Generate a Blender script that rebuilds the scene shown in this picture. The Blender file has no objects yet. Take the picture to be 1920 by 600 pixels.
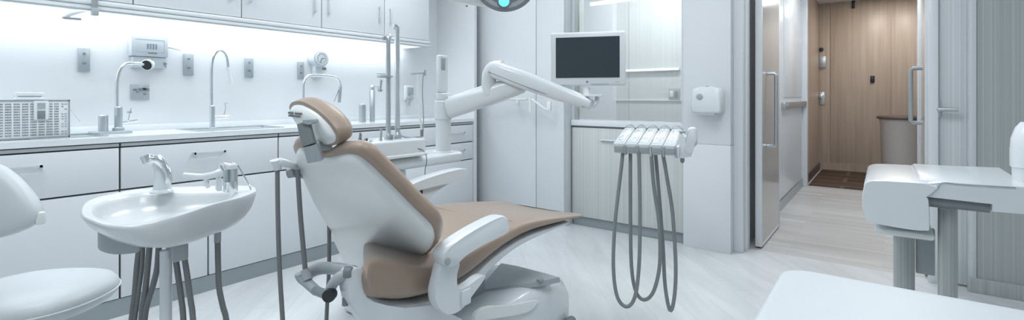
import bpy, bmesh, math, random
from mathutils import Vector, Matrix
random.seed(7)
C = bpy.context.scene.collection
V = Vector
# ------------------------------------------------------------------ camera
FPX, HZ, H = 925.0, 182.0, 1.12
YAW = math.atan(697/925)
F = V((-math.sin(YAW), math.cos(YAW), 0)); R = V((math.cos(YAW), math.sin(YAW), 0)); UP = V((0,0,1))
CAM = V((0,0,H))
cd = bpy.data.cameras.new('camera'); cam = bpy.data.objects.new('camera', cd); C.objects.link(cam)
cam.location = CAM; cam.rotation_euler = (math.radians(90), 0, YAW)
cd.sensor_width = 36; cd.lens = FPX/1920*36; cd.shift_y = -(300-HZ)/1920; cd.clip_start = .02
bpy.context.scene.camera = cam
def ray(px, py): return F + R*((px-960)/FPX) + UP*((HZ-py)/FPX)
def P(px, py, d): return CAM + ray(px,py)*d
def onX(px,py,x): r=ray(px,py); return CAM + r*(x/r.x)
def onY(px,py,y): r=ray(px,py); return CAM + r*(y/r.y)
def onZ(px,py,z): r=ray(px,py); return CAM + r*((z-H)/r.z)
def onP(px,py,p0,n): r=ray(px,py); return CAM + r*((p0-CAM).dot(n)/r.dot(n))
# ------------------------------------------------------------------ materials
def newmat(name):
    m = bpy.data.materials.new(name); m.use_nodes = True
    nt = m.node_tree; b = nt.nodes['Principled BSDF']
    return m, nt, b
def mat(name, col, rough=.45, metal=0, coat=0, var=.03, scale=9, emit=None, bump=0, bscale=200, spec=.5):
    m, nt, b = newmat(name)
    tc = nt.nodes.new('ShaderNodeTexCoord'); no = nt.nodes.new('ShaderNodeTexNoise'); no.inputs['Scale'].default_value = scale
    nt.links.new(tc.outputs['Object'], no.inputs['Vector'])
    mx = nt.nodes.new('ShaderNodeMix'); mx.data_type = 'RGBA'
    mx.inputs[6].default_value = (*[c*(1-var) for c in col],1); mx.inputs[7].default_value = (*[min(1,c*(1+var)) for c in col],1)
    nt.links.new(no.outputs['Fac'], mx.inputs[0]); nt.links.new(mx.outputs[2], b.inputs['Base Color'])
    b.inputs['Roughness'].default_value = rough; b.inputs['Metallic'].default_value = metal
    b.inputs['Coat Weight'].default_value = coat; b.inputs['Coat Roughness'].default_value = .08
    b.inputs['Specular IOR Level'].default_value = spec
    if bump:
        n2 = nt.nodes.new('ShaderNodeTexNoise'); n2.inputs['Scale'].default_value = bscale
        nt.links.new(tc.outputs['Object'], n2.inputs['Vector'])
        bp = nt.nodes.new('ShaderNodeBump'); bp.inputs['Strength'].default_value = bump; bp.inputs['Distance'].default_value = .002
        nt.links.new(n2.outputs['Fac'], bp.inputs['Height']); nt.links.new(bp.outputs[0], b.inputs['Normal'])
    if emit:
        b.inputs['Emission Color'].default_value = (*emit[0],1); b.inputs['Emission Strength'].default_value = emit[1]
    return m
def stripes(name, c1, c2, rough=.4, sx=70, sz=.6, coat=0, thr=(.35,.65)):
    m, nt, b = newmat(name)
    tc = nt.nodes.new('ShaderNodeTexCoord'); mp = nt.nodes.new('ShaderNodeMapping'); mp.inputs['Scale'].default_value = (sx,sx,sz)
    no = nt.nodes.new('ShaderNodeTexNoise'); no.inputs['Scale'].default_value = 1; no.inputs['Detail'].default_value = 4
    cr = nt.nodes.new('ShaderNodeValToRGB'); cr.color_ramp.elements[0].position = thr[0]; cr.color_ramp.elements[1].position = thr[1]
    cr.color_ramp.elements[0].color = (*c1,1); cr.color_ramp.elements[1].color = (*c2,1)
    nt.links.new(tc.outputs['Object'], mp.inputs[0]); nt.links.new(mp.outputs[0], no.inputs['Vector'])
    nt.links.new(no.outputs['Fac'], cr.inputs[0]); nt.links.new(cr.outputs[0], b.inputs['Base Color'])
    b.inputs['Roughness'].default_value = rough; b.inputs['Coat Weight'].default_value = coat
    return m
def planks(name, c1, c2, mortar, bw, bh, rot, rough, stretch, veins=.5, msize=.004):
    m, nt, b = newmat(name)
    tc = nt.nodes.new('ShaderNodeTexCoord'); mp = nt.nodes.new('ShaderNodeMapping'); mp.inputs['Rotation'].default_value = (0,0,rot)
    br = nt.nodes.new('ShaderNodeTexBrick'); br.inputs['Scale'].default_value = 1; br.inputs['Brick Width'].default_value = bw
    br.inputs['Row Height'].default_value = bh; br.inputs['Mortar Size'].default_value = msize; br.offset = .37
    br.inputs['Color1'].default_value = (*c1,1); br.inputs['Color2'].default_value = (*c2,1); br.inputs['Mortar'].default_value = (*mortar,1)
    mp2 = nt.nodes.new('ShaderNodeMapping'); mp2.inputs['Scale'].default_value = stretch
    no = nt.nodes.new('ShaderNodeTexNoise'); no.inputs['Scale'].default_value = 1; no.inputs['Detail'].default_value = 7; no.inputs['Roughness'].default_value = .62
    no.inputs['Distortion'].default_value = .7
    cr = nt.nodes.new('ShaderNodeValToRGB'); cr.color_ramp.elements[0].position = .36; cr.color_ramp.elements[1].position = .62
    cr.color_ramp.elements[0].color = (.80,.80,.80,1); cr.color_ramp.elements[1].color = (1,1,1,1)
    mx = nt.nodes.new('ShaderNodeMix'); mx.data_type='RGBA'; mx.blend_type='MULTIPLY'; mx.inputs[0].default_value = veins
    nt.links.new(tc.outputs['Object'], mp.inputs[0]); nt.links.new(mp.outputs[0], br.inputs['Vector'])
    nt.links.new(mp.outputs[0], mp2.inputs[0]); nt.links.new(mp2.outputs[0], no.inputs['Vector'])
    nt.links.new(no.outputs['Fac'], cr.inputs[0]); nt.links.new(br.outputs['Color'], mx.inputs[6]); nt.links.new(cr.outputs[0], mx.inputs[7])
    nt.links.new(mx.outputs[2], b.inputs['Base Color']); b.inputs['Roughness'].default_value = rough
    return m
def glass(name, col, frac, rough=.02):
    m, nt, b = newmat(name)
    b.inputs['Base Color'].default_value = (*col,1); b.inputs['Roughness'].default_value = rough
    tr = nt.nodes.new('ShaderNodeBsdfTransparent'); tr.inputs[0].default_value = (.965,.965,.96,1)
    mx = nt.nodes.new('ShaderNodeMixShader'); fr = nt.nodes.new('ShaderNodeFresnel'); fr.inputs[0].default_value = 1.45
    ad = nt.nodes.new('ShaderNodeMath'); ad.operation = 'ADD'; ad.inputs[1].default_value = frac; ad.use_clamp = True
    nt.links.new(fr.outputs[0], ad.inputs[0]); nt.links.new(ad.outputs[0], mx.inputs[0])
    nt.links.new(tr.outputs[0], mx.inputs[1]); nt.links.new(b.outputs[0], mx.inputs[2])
    nt.links.new(mx.outputs[0], nt.nodes['Material Output'].inputs[0])
    return m
W_WALL = mat('wall_paint', (.72,.75,.775), .5, var=.015)
W_CEIL = mat('ceiling_paint', (.8,.83,.85), .7, var=.01)
W_CAB = mat('cabinet_white', (.72,.755,.785), .32, var=.012, coat=.15)
W_TOP = mat('worktop_white', (.77,.81,.835), .22, coat=.3, var=.01)
W_PL = mat('white_plastic', (.72,.765,.79), .28, coat=.35, var=.01)
W_SH = mat('shell_white', (.80,.84,.835), .38, coat=.15, var=.015)
W_CER = mat('ceramic', (.70,.735,.75), .28, coat=.2, var=.01)
W_DEV = mat('device_grey_white', (.56,.61,.65), .35, var=.01)
W_LEA = mat('white_leather', (.62,.665,.69), .38, bump=.15, bscale=350, var=.02)
TAN = mat('tan_leather', (.35,.265,.205), .42, bump=.2, bscale=320, var=.06)
b_=TAN.node_tree.nodes['Principled BSDF']; b_.inputs['Sheen Weight'].default_value=.35; b_.inputs['Sheen Roughness'].default_value=.35; b_.inputs['Coat Weight'].default_value=.12; b_.inputs['Coat Roughness'].default_value=.35
TAN2 = mat('tan_leather_smooth', (.47,.385,.315), .4, bump=.15, bscale=320, var=.04)
G_TRIM = mat('grey_trim', (.30,.345,.37), .4, var=.03)
G_DK = mat('grey_plastic', (.20,.225,.24), .4, var=.05)
G_MID = mat('mid_grey_plastic', (.38,.42,.44), .35, var=.04)
G_HOSE = mat('hose_grey', (.19,.205,.21), .5, var=.06)
G_HOSE2 = mat('instrument_hose_grey', (.24,.265,.275), .5, var=.06)
BLK = mat('black', (.015,.02,.025), .3)
GAP = mat('shadow_gap', (.06,.08,.10), .6)
CHR = mat('chrome', (.80,.84,.86), .14, metal=.95, var=.02)
STL = mat('brushed_steel', (.56,.60,.62), .32, metal=.85, var=.05, scale=30)
SAT = mat('satin_metal', (.66,.70,.73), .35, metal=.2, var=.02)
PIL = stripes('pillar_aluminium', (.34,.37,.37), (.48,.51,.51), .25, 90, .2)
S_WALL = stripes('ribbed_laminate', (.54,.57,.565), (.65,.675,.67), .35, 120, .15)
S_GREY = stripes('grey_laminate', (.34,.375,.38), (.46,.49,.49), .4, 100, .12)
S_PALE = stripes('pale_laminate', (.56,.60,.62), (.66,.69,.71), .4, 110, .12)
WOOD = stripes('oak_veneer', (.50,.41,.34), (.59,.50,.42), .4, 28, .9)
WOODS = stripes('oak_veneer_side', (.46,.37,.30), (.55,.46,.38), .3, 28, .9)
FLR = planks('stone_floor', (.70,.73,.745), (.745,.77,.785), (.66,.69,.705), 1.15, .19, math.radians(48), .28, (1.6,9,1), .55, .003)
HFL = planks('plank_floor', (.56,.55,.54), (.70,.70,.69), (.52,.52,.52), 1.5, .11, 0, .35, (1.2,22,1), .9, .002)
MAT = planks('mat_brown', (.075,.045,.03), (.10,.065,.045), (.17,.12,.085), 1.3, .36, .0, .9, (3,3,1), .5, .02)
GLS = glass('window_glass', (.78,.82,.83), .10)
DGL = glass('door_glass', (.60,.59,.57), .50, .12)
CGL = glass('clear_glass', (.8,.84,.86), .12)
SCR = mat('screen_dark', (.030,.044,.055), .12, var=.1, scale=3)
LEDW = mat('led_white', (1,1,1), .5, emit=((.88,.95,1.0), .85))
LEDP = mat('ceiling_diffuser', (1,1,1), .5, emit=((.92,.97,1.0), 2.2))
CYAN = mat('cyan_lens', (.1,.7,.75), .2, emit=((.1,.9,.9), 1.2))
LID = mat('brown_lid', (.12,.09,.075), .4)
BINW = mat('bin_white', (.52,.50,.48), .45)
# ------------------------------------------------------------------ mesh builder
class MB:
    def __init__(s): s.bm = bmesh.new()
    def face(s, pts):
        return s.bm.faces.new([s.bm.verts.new(p) for p in pts])
    def box(s, lo, hi, bev=0, seg=2, M=None):
        t = bmesh.new(); bmesh.ops.create_cube(t, size=1)
        lo, hi = V(lo), V(hi); c = (lo+hi)/2; e = hi-lo
        for v in t.verts: v.co = V((v.co.x*e.x, v.co.y*e.y, v.co.z*e.z)) + c
        if bev: bmesh.ops.bevel(t, geom=t.edges[:], offset=min(bev, min(abs(x) for x in e)*.49), segments=seg, affect='EDGES', profile=.5)
        if M is not None: bmesh.ops.transform(t, matrix=M, verts=t.verts[:])
        s.merge(t); return s
    def merge(s, t):
        me = bpy.data.meshes.new('t'); t.to_mesh(me); t.free(); s.bm.from_mesh(me); bpy.data.meshes.remove(me)
    def rings(s, rings, cap=True, closed=True):
        vs = [[s.bm.verts.new(p) for p in r] for r in rings]; n = len(vs[0])
        for a, b in zip(vs, vs[1:]):
            for i in range(n if closed else n-1):
                j = (i+1) % n; s.bm.faces.new((a[i], a[j], b[j], b[i]))
        if cap:
            s.bm.faces.new(list(reversed(vs[0]))); s.bm.faces.new(vs[-1])
        return s
    def tube(s, pts, r, seg=12, sm=0):
        pts = [V(p) for p in pts]
        if sm: pts = smooth(pts, sm)
        rs = r if isinstance(r, (list, tuple)) else [r]*len(pts)
        if len(rs) != len(pts):
            rs = [rs[0] + (rs[-1]-rs[0])*i/(len(pts)-1) for i in range(len(pts))]
        t = (pts[1]-pts[0]).normalized(); u = t.orthogonal().normalized(); out = []
        for i, p in enumerate(pts):
            tn = (pts[min(i+1,len(pts)-1)] - pts[max(i-1,0)]).normalized()
            u = (u - tn*u.dot(tn)).normalized(); w = tn.cross(u)
            out.append([p + (u*math.cos(a)+w*math.sin(a))*rs[i] for a in [2*math.pi*k/seg for k in range(seg)]])
        return s.rings(out)
    def lathe(s, c, prof, seg=32, ax=UP, sx=1, sy=1):
        c = V(c); ax = V(ax).normalized(); u = ax.orthogonal().normalized() if abs(ax.z) < .99 else V((1,0,0)); w = ax.cross(u)
        return s.rings([[c + ax*z + (u*math.cos(2*math.pi*k/seg)*sx + w*math.sin(2*math.pi*k/seg)*sy)*max(r,1e-4) for k in range(seg)] for r, z in prof])
    def slab(s, out, n, prof, c=None):
        c = c or sum(out, V())/len(out)
        return s.rings([[c + (p-c)*sc + n*o for p in out] for o, sc in prof])
    def build(s, name, m, parent=None, sharp=35, bevel=0):
        bmesh.ops.recalc_face_normals(s.bm, faces=s.bm.faces[:])
        org = V((0,0,0)); q = parent
        while q is not None: org += q.location; q = q.parent
        for v in s.bm.verts: v.co -= org
        me = bpy.data.meshes.new(name); s.bm.to_mesh(me); s.bm.free()
        for p in me.polygons: p.use_smooth = True
        me.set_sharp_from_angle(angle=math.radians(sharp))
        me.materials.append(m)
        o = bpy.data.objects.new(name, me); C.objects.link(o)
        if parent is not None: o.parent = parent
        return o
def origin(o, p):                                   # move a top-level mesh's origin to its base
    p = V(p)
    for v in o.data.vertices: v.co -= p
    o.location = p; return o
def smooth(pts, k, closed=False):
    n = len(pts); out = []
    rng = n if closed else n-1
    for i in range(rng):
        if closed: a,b,c,d = pts[i-1], pts[i], pts[(i+1)%n], pts[(i+2)%n]
        else: a,b,c,d = pts[max(i-1,0)], pts[i], pts[i+1], pts[min(i+2,n-1)]
        for j in range(k):
            t = j/k
            out.append(.5*((2*b) + (c-a)*t + (2*a-5*b+4*c-d)*t*t + (3*b-a-3*c+d)*t**3))
    if not closed: out.append(pts[-1])
    return out
def thing(name, label, cat, loc, group=None):
    o = bpy.data.objects.new(name, None); C.objects.link(o); o.location = loc; o.empty_display_size = .1
    o['label'] = label; o['category'] = cat
    if group: o['group'] = group
    return o
def tag(o, label, cat, group=None):
    o['label'] = label; o['category'] = cat
    if group: o['group'] = group
    return o
def struct(name, lo, hi, m, bev=0):
    o = MB().box(lo, hi, bev).build(name, m); o['kind'] = 'structure'; return o
def bx(name, lo, hi, m, parent, bev=.003, seg=2): return MB().box(lo, hi, bev, seg).build(name, m, parent)
def copy_tree(o, off, label=None, parent=None):
    c = o.copy(); C.objects.link(c)
    if parent is None:
        c.location = o.location + V(off)
        if label: c['label'] = label
    else: c.parent = parent
    for ch in list(o.children): copy_tree(ch, off, None, c)
    return c
# ------------------------------------------------------------------ setting
XW, XF, XU = -3.60, -3.11, -3.28
CH = 2.75
struct('floor', (-3.8,-1.8,-.1), (1.9,3.97,0), FLR)
struct('floor.001', (-2.5,3.97,-.1), (1.9,9.2,0), HFL)
struct('ceiling', (-3.8,-1.8,CH), (1.9,3.97,CH+.1), W_CEIL)
struct('ceiling.001', (-2.5,3.97,2.56), (1.9,9.2,2.66), W_CEIL)
struct('wall_left', (-3.8,-1.8,0), (XW,3.97,CH), W_WALL)
struct('wall_right', (1.8,-1.7,0), (1.9,3.87,CH), S_PALE)
struct('wall_front', (XW,-1.8,0), (1.9,-1.7,CH), W_WALL)
struct('wall_niche', (XW,3.52,0), (-3.10,3.56,CH), W_WALL, .004)
struct('wall_back', (XW,3.79,0), (-2.20,3.97,CH), W_WALL)
struct('wall_back.001', (-2.20,3.79,2.35), (-1.205,3.97,CH), W_WALL)
# column carrying the soap dispenser, with a panel joint
m = MB().box((-1.205,3.74,0),(-.87,3.97,.772), .002).box((-1.205,3.74,.777),(-.87,3.97,CH), .002).box((-1.20,3.745,.77),(-.875,3.96,.779))
m.build('wall_column', W_WALL)['kind'] = 'structure'
struct('trim_1', (-.87,3.82,0), (-.805,3.97,CH), W_WALL, .003)
struct('trim_2', (-.805,3.88,0), (-.79,3.97,2.4), W_WALL, .002)
struct('wall_back.002', (-.79,3.82,2.4), (.25,3.97,CH), W_WALL)
struct('trim_3', (.215,3.90,0), (.262,3.97,2.4), W_CAB, .003)
struct('wall_back.003', (.41,3.87,0), (1.8,3.97,CH), S_GREY)
struct('wall_back.004', (.25,3.90,2.4), (.41,3.97,CH), W_WALL)
struct('trim_4', (.392,3.862,.0), (.425,3.99,CH), S_PALE, .002)
struct('baseboard_back', (.385,3.845,0), (1.8,3.87,.082), S_GREY, .003)
o = MB().box((-2.185,3.80,0),(-1.21,3.83,.082),.002).build('baseboard_window', G_TRIM); o['kind']='structure'
# narrow closed door leaf with a lever beside the opening
d2 = MB().box((.262,3.93,.012),(.392,3.97,2.4),.002).build('door_2', S_PALE); d2['kind']='structure'
hp = onY(1759,205,3.93)
lv = MB().box((hp.x-.012,3.918,hp.z-.05),(hp.x+.012,3.93,hp.z+.06),.003).tube([(hp.x,3.92,hp.z),(hp.x,3.885,hp.z),(hp.x+.085,3.885,hp.z)],.013,12)
lv.build('door_lever', STL, d2)
# door leaves
def leaf(name, x0, x1, y0, y1, hx, sgn, z0=.745, z1=1.30, hm=STL):
    d = MB().box((x0,y0,.012),(x1,y0+.03,2.35),.003).box((x0,y1-.02,.012),(x1,y1,2.35),.003).box((x0,y0+.03,.012),(x1,y1-.02,.03)).box((x0,y0+.03,2.32),(x1,y1-.02,2.35)).build(name, W_CAB)
    d['kind']='structure'
    MB().box((x0+.01,y0+.03,.03),(x1-.003,y1-.02,2.32)).build('glass_pane', DGL, d)
    MB().box((x0+.004,y0+.03,.002),(x1-.004,y1-.02,.012)).build('door_seal', GAP, d)
    hy = y0+.20
    MB().tube([(hx,hy,z0),(hx+sgn*.05,hy,z0),(hx+sgn*.062,hy,z0+.012),(hx+sgn*.062,hy,z1-.012),(hx+sgn*.05,hy,z1),(hx,hy,z1)], .013, 12).build('pull_handle_or_reflection', hm, d)
    return d
leaf('door_1', -.762,-.717,4.01,4.80,-.717,1)
leaf('door_3', .205,.244,4.01,4.80,.205,-1,.95,1.31,G_MID)  # grey handle on this leaf imitates a reflection in the glass
# hall beyond
struct('wall_hall_left', (-1.0,3.97,0), (-.82,7.12,2.56), S_PALE)
struct('wall_hall_right', (.45,3.97,0), (.6,7.12,2.56), W_WALL)
struct('baseboard_hall_left', (-.82,4.85,0), (-.808,7.12,.10), G_MID)
struct('trim_5', (-.86,7.12,0), (-.762,7.24,2.5), W_CAB, .003)
struct('trim_6', (.30,7.12,0), (.36,7.24,2.5), W_CAB, .003)
struct('wall_hall_back', (.36,7.14,0), (1.5,7.24,2.56), W_WALL)
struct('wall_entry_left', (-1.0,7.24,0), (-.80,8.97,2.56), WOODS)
struct('baseboard_entry_left', (-.80,7.24,0), (-.785,8.95,.11), LID)
e = MB()
xs = [-.80, -.655, .085, .83, 1.5]
for a, b in zip(xs, xs[1:]): e.box((a+.004,8.97,.11),(b-.004,9.0,2.56),.002)
e.box((-.80,8.985,.0),(1.5,9.02,2.56)).build('wall_entry_back', WOOD)['kind']='structure'
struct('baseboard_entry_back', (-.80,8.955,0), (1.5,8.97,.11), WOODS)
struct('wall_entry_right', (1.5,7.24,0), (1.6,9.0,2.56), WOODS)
hd = thing('hall_door', 'white hall door beyond the glass leaf with a steel push bar', 'door', (-.82,5.9,0))
bx('door_panel', (-.82,4.95,.12),(-.805,6.95,2.3), W_CAB, hd)
p0 = onX(1466,204,-.80); p1 = onX(1507,200,-.80)
MB().box((-.805,p0.y,1.0),(-.765,p1.y,1.07),.006).box((-.765,p0.y+.05,1.015),(-.755,p0.y+.25,1.055),.003).build('push_bar', STL, hd)
bx('upper_panel', (-.805,5.6,1.12),(-.797,6.93,2.25), W_TOP, hd)
dm = MB().box((-.76,7.26,0),(-.06,8.93,.012),.004).build('doormat', MAT); origin(dm,(-.41,8.1,0)); tag(dm,'dark brown doormat with pale line border before the oak panelling','mat')
# small items on the oak panelling
def oakbox(name, l, t, r, b, th, m, label, cat):
    a = onY(l,b,8.97); c = onY(r,t,8.97)
    o = MB().box((a.x,8.97-th,a.z),(c.x,8.97,c.z),.004).build(name, m); origin(o,((a.x+c.x)/2,8.97,a.z)); return tag(o,label,cat)
oakbox('door_catch',1597,-6,1603,16,.03,BLK,'small black catch at the top of the oak panelling','catch')
oakbox('wall_button',1632,142,1640,155,.02,BLK,'small black square plate on the oak panel right of the seam','plate')
rc = oakbox('card_reader',1536.5,105,1549,127,.035,STL,'brushed steel reader box on the narrow oak panel','reader')
MB().box((-.065,-.037,.03),(-.01,-.034,.15),.001).build('reader_window', G_DK, rc)
k = onY(1540,93,8.97); o = MB().lathe(k,[(.02,0),(.032,.01),(.028,.03),(.0,.035)],16,ax=(0,-1,0)).build('bell_button',BLK); origin(o,k); tag(o,'tiny black button on the oak panel above the steel reader box','button')
lk = thing('door_lock','steel lock and knob low on the narrow oak panel','lock',onY(1541,195,8.97))
a = onY(1537,196,8.97); c = onY(1546,173,8.97)
MB().box((a.x,8.95,a.z),(c.x,8.97,c.z),.003).build('lock_plate',STL,lk)
q = onY(1540,180,8.95); MB().lathe(q,[(.015,0),(.012,.03),(.03,.035),(.028,.06),(0,.065)],14,ax=(0,-1,0)).build('knob',CHR,lk)
# bin
bn = thing('waste_bin','tall off-white round bin with dark brown lid in the entry','bin',(.185,7.95,0))
MB().lathe((.185,7.95,0),[(.19,0),(.20,.01),(.225,.80),(.235,.82),(.235,.84)],40).build('bin_body',BINW,bn)
MB().lathe((.185,7.95,.84),[(.25,0),(.262,.008),(.262,.03),(.24,.042),(.0,.045)],40).build('lid',LID,bn)
# ------------------------------------------------------------------ room behind the window
w = MB().box((-2.20,3.79,.92),(-2.175,3.97,2.35),.002).box((-1.235,3.79,.92),(-1.205,3.97,2.35),.002).box((-2.175,3.79,2.32),(-1.235,3.97,2.35))
wf = w.build('window_1', W_CAB); wf['kind']='structure'
MB().box((-2.175,3.875,.925),(-1.235,3.887,2.32)).build('glass_pane', GLS, wf)
sill = MB().box((-2.193,3.765,.872),(-1.212,3.97,.922),.004).build('window_sill', W_TOP); tag(sill,'white ledge under the interior window above the ribbed cabinet','ledge'); origin(sill,(-1.7,3.87,.872))
rcab = thing('ribbed_cabinet','pale vertically ribbed cabinet under the interior window','cabinet',(-1.7,3.95,0))
bx('cabinet_body', (-2.19,3.80,.082),(-1.21,4.15,.872), G_TRIM, rcab)
bx('door_panel', (-2.188,3.78,.084),(-1.212,3.80,.856), S_WALL, rcab, .002)
a = onY(1126,262,3.78); c = onY(1170,262,3.78)
MB().box((a.x,3.758,a.z-.006),(c.x,3.78,a.z+.006),.002).build('handle', W_TOP, rcab)
struct('wall_window_room', (-3.05,5.2,0), (-1.0,5.3,2.56), S_WALL)
struct('wall_window_room.001', (-3.15,3.97,0), (-3.05,5.3,2.56), W_WALL)
bb = MB().box((-3.05,5.1,.0),(-2.43,5.2,2.56)).build('wall_window_room.002', W_WALL); bb['kind']='structure'
struct('trim_7', (-2.43,5.185,1.08), (-1.0,5.2,1.088), W_TOP)
struct('floor.002', (-3.15,3.97,-.1), (-2.5,5.3,0), HFL)
struct('ceiling.002', (-3.15,3.97,2.56), (-2.5,5.3,2.66), W_CEIL)
struct('trim_9', (-2.193,3.80,.925), (-2.1748,3.965,2.31), S_WALL)
struct('trim_8', (-2.28,5.194,0), (-2.276,5.2,2.56), G_MID)
a = onY(1172,134,5.18); c = onY(1274,128,5.18)
ls = thing('strip_reflection','slim glowing strip behind the window that stands for an LED reflection in the glass','light',((a.x+c.x)/2,5.2,a.z))  # LED reflection in the window pane, modelled as a glowing strip
bx('housing',(a.x,5.17,a.z-.008),(c.x,5.2,c.z+.008),W_PL,ls); bx('diffuser',(a.x+.01,5.162,a.z),(c.x-.01,5.17,c.z),mat('reflection_glow',(1,1,1),.5,emit=((.9,.96,1),1.6)),ls)
a = onY(1254,187,5.19); c = onY(1274,165,5.19)
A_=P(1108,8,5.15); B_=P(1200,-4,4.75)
pl_=thing('bar_reflection','bright bar high up behind the window that stands for a reflected LED','light',(A_+B_)/2)  # the room's LED mirrored in the glass, built as glowing bar on added rods
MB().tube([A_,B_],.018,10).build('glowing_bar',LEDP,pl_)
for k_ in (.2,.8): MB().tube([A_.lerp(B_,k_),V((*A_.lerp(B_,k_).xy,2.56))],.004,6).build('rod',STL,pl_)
sp = thing('switch_plate','grey double switch plate seen through the window','switch',((a.x+c.x)/2,5.2,a.z))
bx('plate',(a.x,5.185,a.z),(c.x,5.2,c.z),G_MID,sp)
mx_=(a.x+c.x)/2
bx('rocker',(a.x+.012,5.178,a.z+.03),(mx_-.008,5.185,c.z-.03),W_PL,sp); bx('rocker',(mx_+.008,5.178,a.z+.03),(c.x-.012,5.185,c.z-.03),G_DK,sp)
# soap dispenser
a = onY(1295,212,3.62); c = onY(1352,162,3.62)
sd = thing('soap_dispenser','white wall soap dispenser on the column beside the glass door','dispenser',((a.x+c.x)/2,3.74,a.z))
x0,x1,z0,z1 = a.x, c.x, a.z, c.z
MB().rings([[V((x0+(x1-x0)*(.5+ (u-.5)*s),y,z0+(z1-z0)*(.5+(v-.5)*s2))) for u,v in [(0,.08),(.06,0),(.94,0),(1,.08),(1,.8),(.93,.93),(.7,1),(.3,1),(.07,.93),(0,.8)]] for y,s,s2 in [(3.74,.97,.97),(3.66,1,1),(3.635,1,1),(3.625,.95,.95),(3.62,.86,.86)]]).build('cover',W_PL,sd,sharp=50)
q = V((x0+(x1-x0)*.3,3.62,z0+(z1-z0)*.62)); MB().lathe(q,[(.022,0),(.022,.004),(.018,.006),(0,.006)],24,ax=(0,-1,0)).build('level_window',G_MID,sd)
MB().box((x0+.02,3.64,z0-.012),(x1-.05,3.72,z0+.004),.004).build('spout_tray',W_SH,sd)
MB().lathe((((x0+x1)/2),3.66,z1-.002),[(.008,0),(.008,.006),(0,.007)],12).build('lock',G_DK,sd)
# ------------------------------------------------------------------ left run: base cabinets
def handleY(m, x, y0, y1, z, r=.005, out=.03):
    return m.box((x,y0,z-.006),(x+out,y0+.012,z+.006)).box((x,y1-.012,z-.006),(x+out,y1,z+.006)).box((x+out-.008,y0,z-.008),(x+out,y1,z+.008),.002)
units = [(-.018,.806,'drawer'),(.806,1.63,'doors'),(1.63,2.45,'doors'),(2.45,3.515,'drawers')]
labs = ['white base cabinet nearest the camera, below the perforated box on the worktop',
        'white base cabinet with a drawer over two doors, behind the basin',
        'white base cabinet mostly hidden behind the dental chair backrest',
        'white base cabinet with three drawers at the far end, by the niche wall']
for (y0,y1,kind),lb in zip(units,labs):
    t = thing('base_cabinet', lb, 'cabinet', (XF-.22,(y0+y1)/2,0), 'white base cabinets along the left wall')
    g=.0045
    MB().box((XW+.002,y0+.001,.09),(XF-.02,y1-.001,.888)).box((XF-.02,y0+.001,.868),(XF-.004,y1-.001,.886)).build('cabinet_body', mat('carcass',(.10,.125,.145),.5) if kind=='drawer' else bpy.data.materials['carcass'], t)
    MB().box((XW+.002,y0,0),(XF-.004,y1,.09)).build('toe_kick', G_TRIM, t)
    MB().box((XF-.02,y0+g,.868),(XF+.001,y1-g,.884)).build('top_rail', G_MID, t)
    def front(nm, a, b, z0, z1, hy=None, hz=None, hl=.17):
        d = bx(nm,(XF-.02,a+g,z0+g),(XF,b-g,z1-g),W_CAB,t,.0015)
        if hz: handleY(MB(),XF,hy-hl/2,hy+hl/2,hz).build('handle',SAT,d)
        return d
    mid=(y0+y1)/2
    if kind=='drawer':
        front('drawer',y0,y1,.645,.865,mid,.803,.24); front('drawer',y0,y1,.09,.645)
    elif kind=='doors':
        front('drawer',y0,y1,.645,.865,mid,.803); front('door',y0,mid,.09,.645); front('door',mid,y1,.09,.645)
    else:
        front('drawer',y0,y1,.70,.865,3.27,.795,.2); front('drawer',y0,y1,.535,.70,3.27,.635,.2); front('drawer',y0,y1,.09,.535)
# countertop with two shallow sinks
s1=(.50,.78); s2=(1.20,1.72)
ct = MB(); zt=.918; zb=.889; cx0,cx1=-3.50,-3.22
ys=[-1.7,s1[0],s1[1],s2[0],s2[1],3.52]
ct.box((XW,-1.7,zb),(cx0,3.52,zt)).box((cx1,-1.7,zb),(XF+.005,3.52,zt))
ct.box((cx0,ys[0],zb),(cx1,ys[1],zt)).box((cx0,ys[2],zb),(cx1,ys[3],zt)).box((cx0,ys[4],zb),(cx1,ys[5],zt))
top = ct.build('worktop', W_TOP); origin(top,(-3.35,1,.889)); tag(top,'long white worktop running along the left wall over the cabinets','worktop')
bs = MB().box((XW,-1.7,zt),(XW+.012,3.52,zt+.035),.002).build('upstand', W_TOP, None); bs.name='worktop_upstand'; tag(bs,'low white upstand strip where worktop meets the left wall','upstand'); origin(bs,(XW,1,zt))
for (a,b),lb in ((s1,'shallow steel sink set in the worktop under the shower-head tap'),(s2,'shallow steel sink set in the worktop under the tall gooseneck tap')):
    m=MB().box((cx0,a,zb),(cx1,b,zb+.004))
    w_=.006
    m.box((cx0-w_,a-w_,zt),(cx1+w_,a+.004,zt+.003)).box((cx0-w_,b-.004,zt),(cx1+w_,b+w_,zt+.003)).box((cx0-w_,a,zt),(cx0+.004,b,zt+.003)).box((cx1-.004,a,zt),(cx1+w_,b,zt+.003))
    o=m.build('sink',STL); origin(o,((cx0+cx1)/2,(a+b)/2,zb)); tag(o,lb,'sink')
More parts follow.
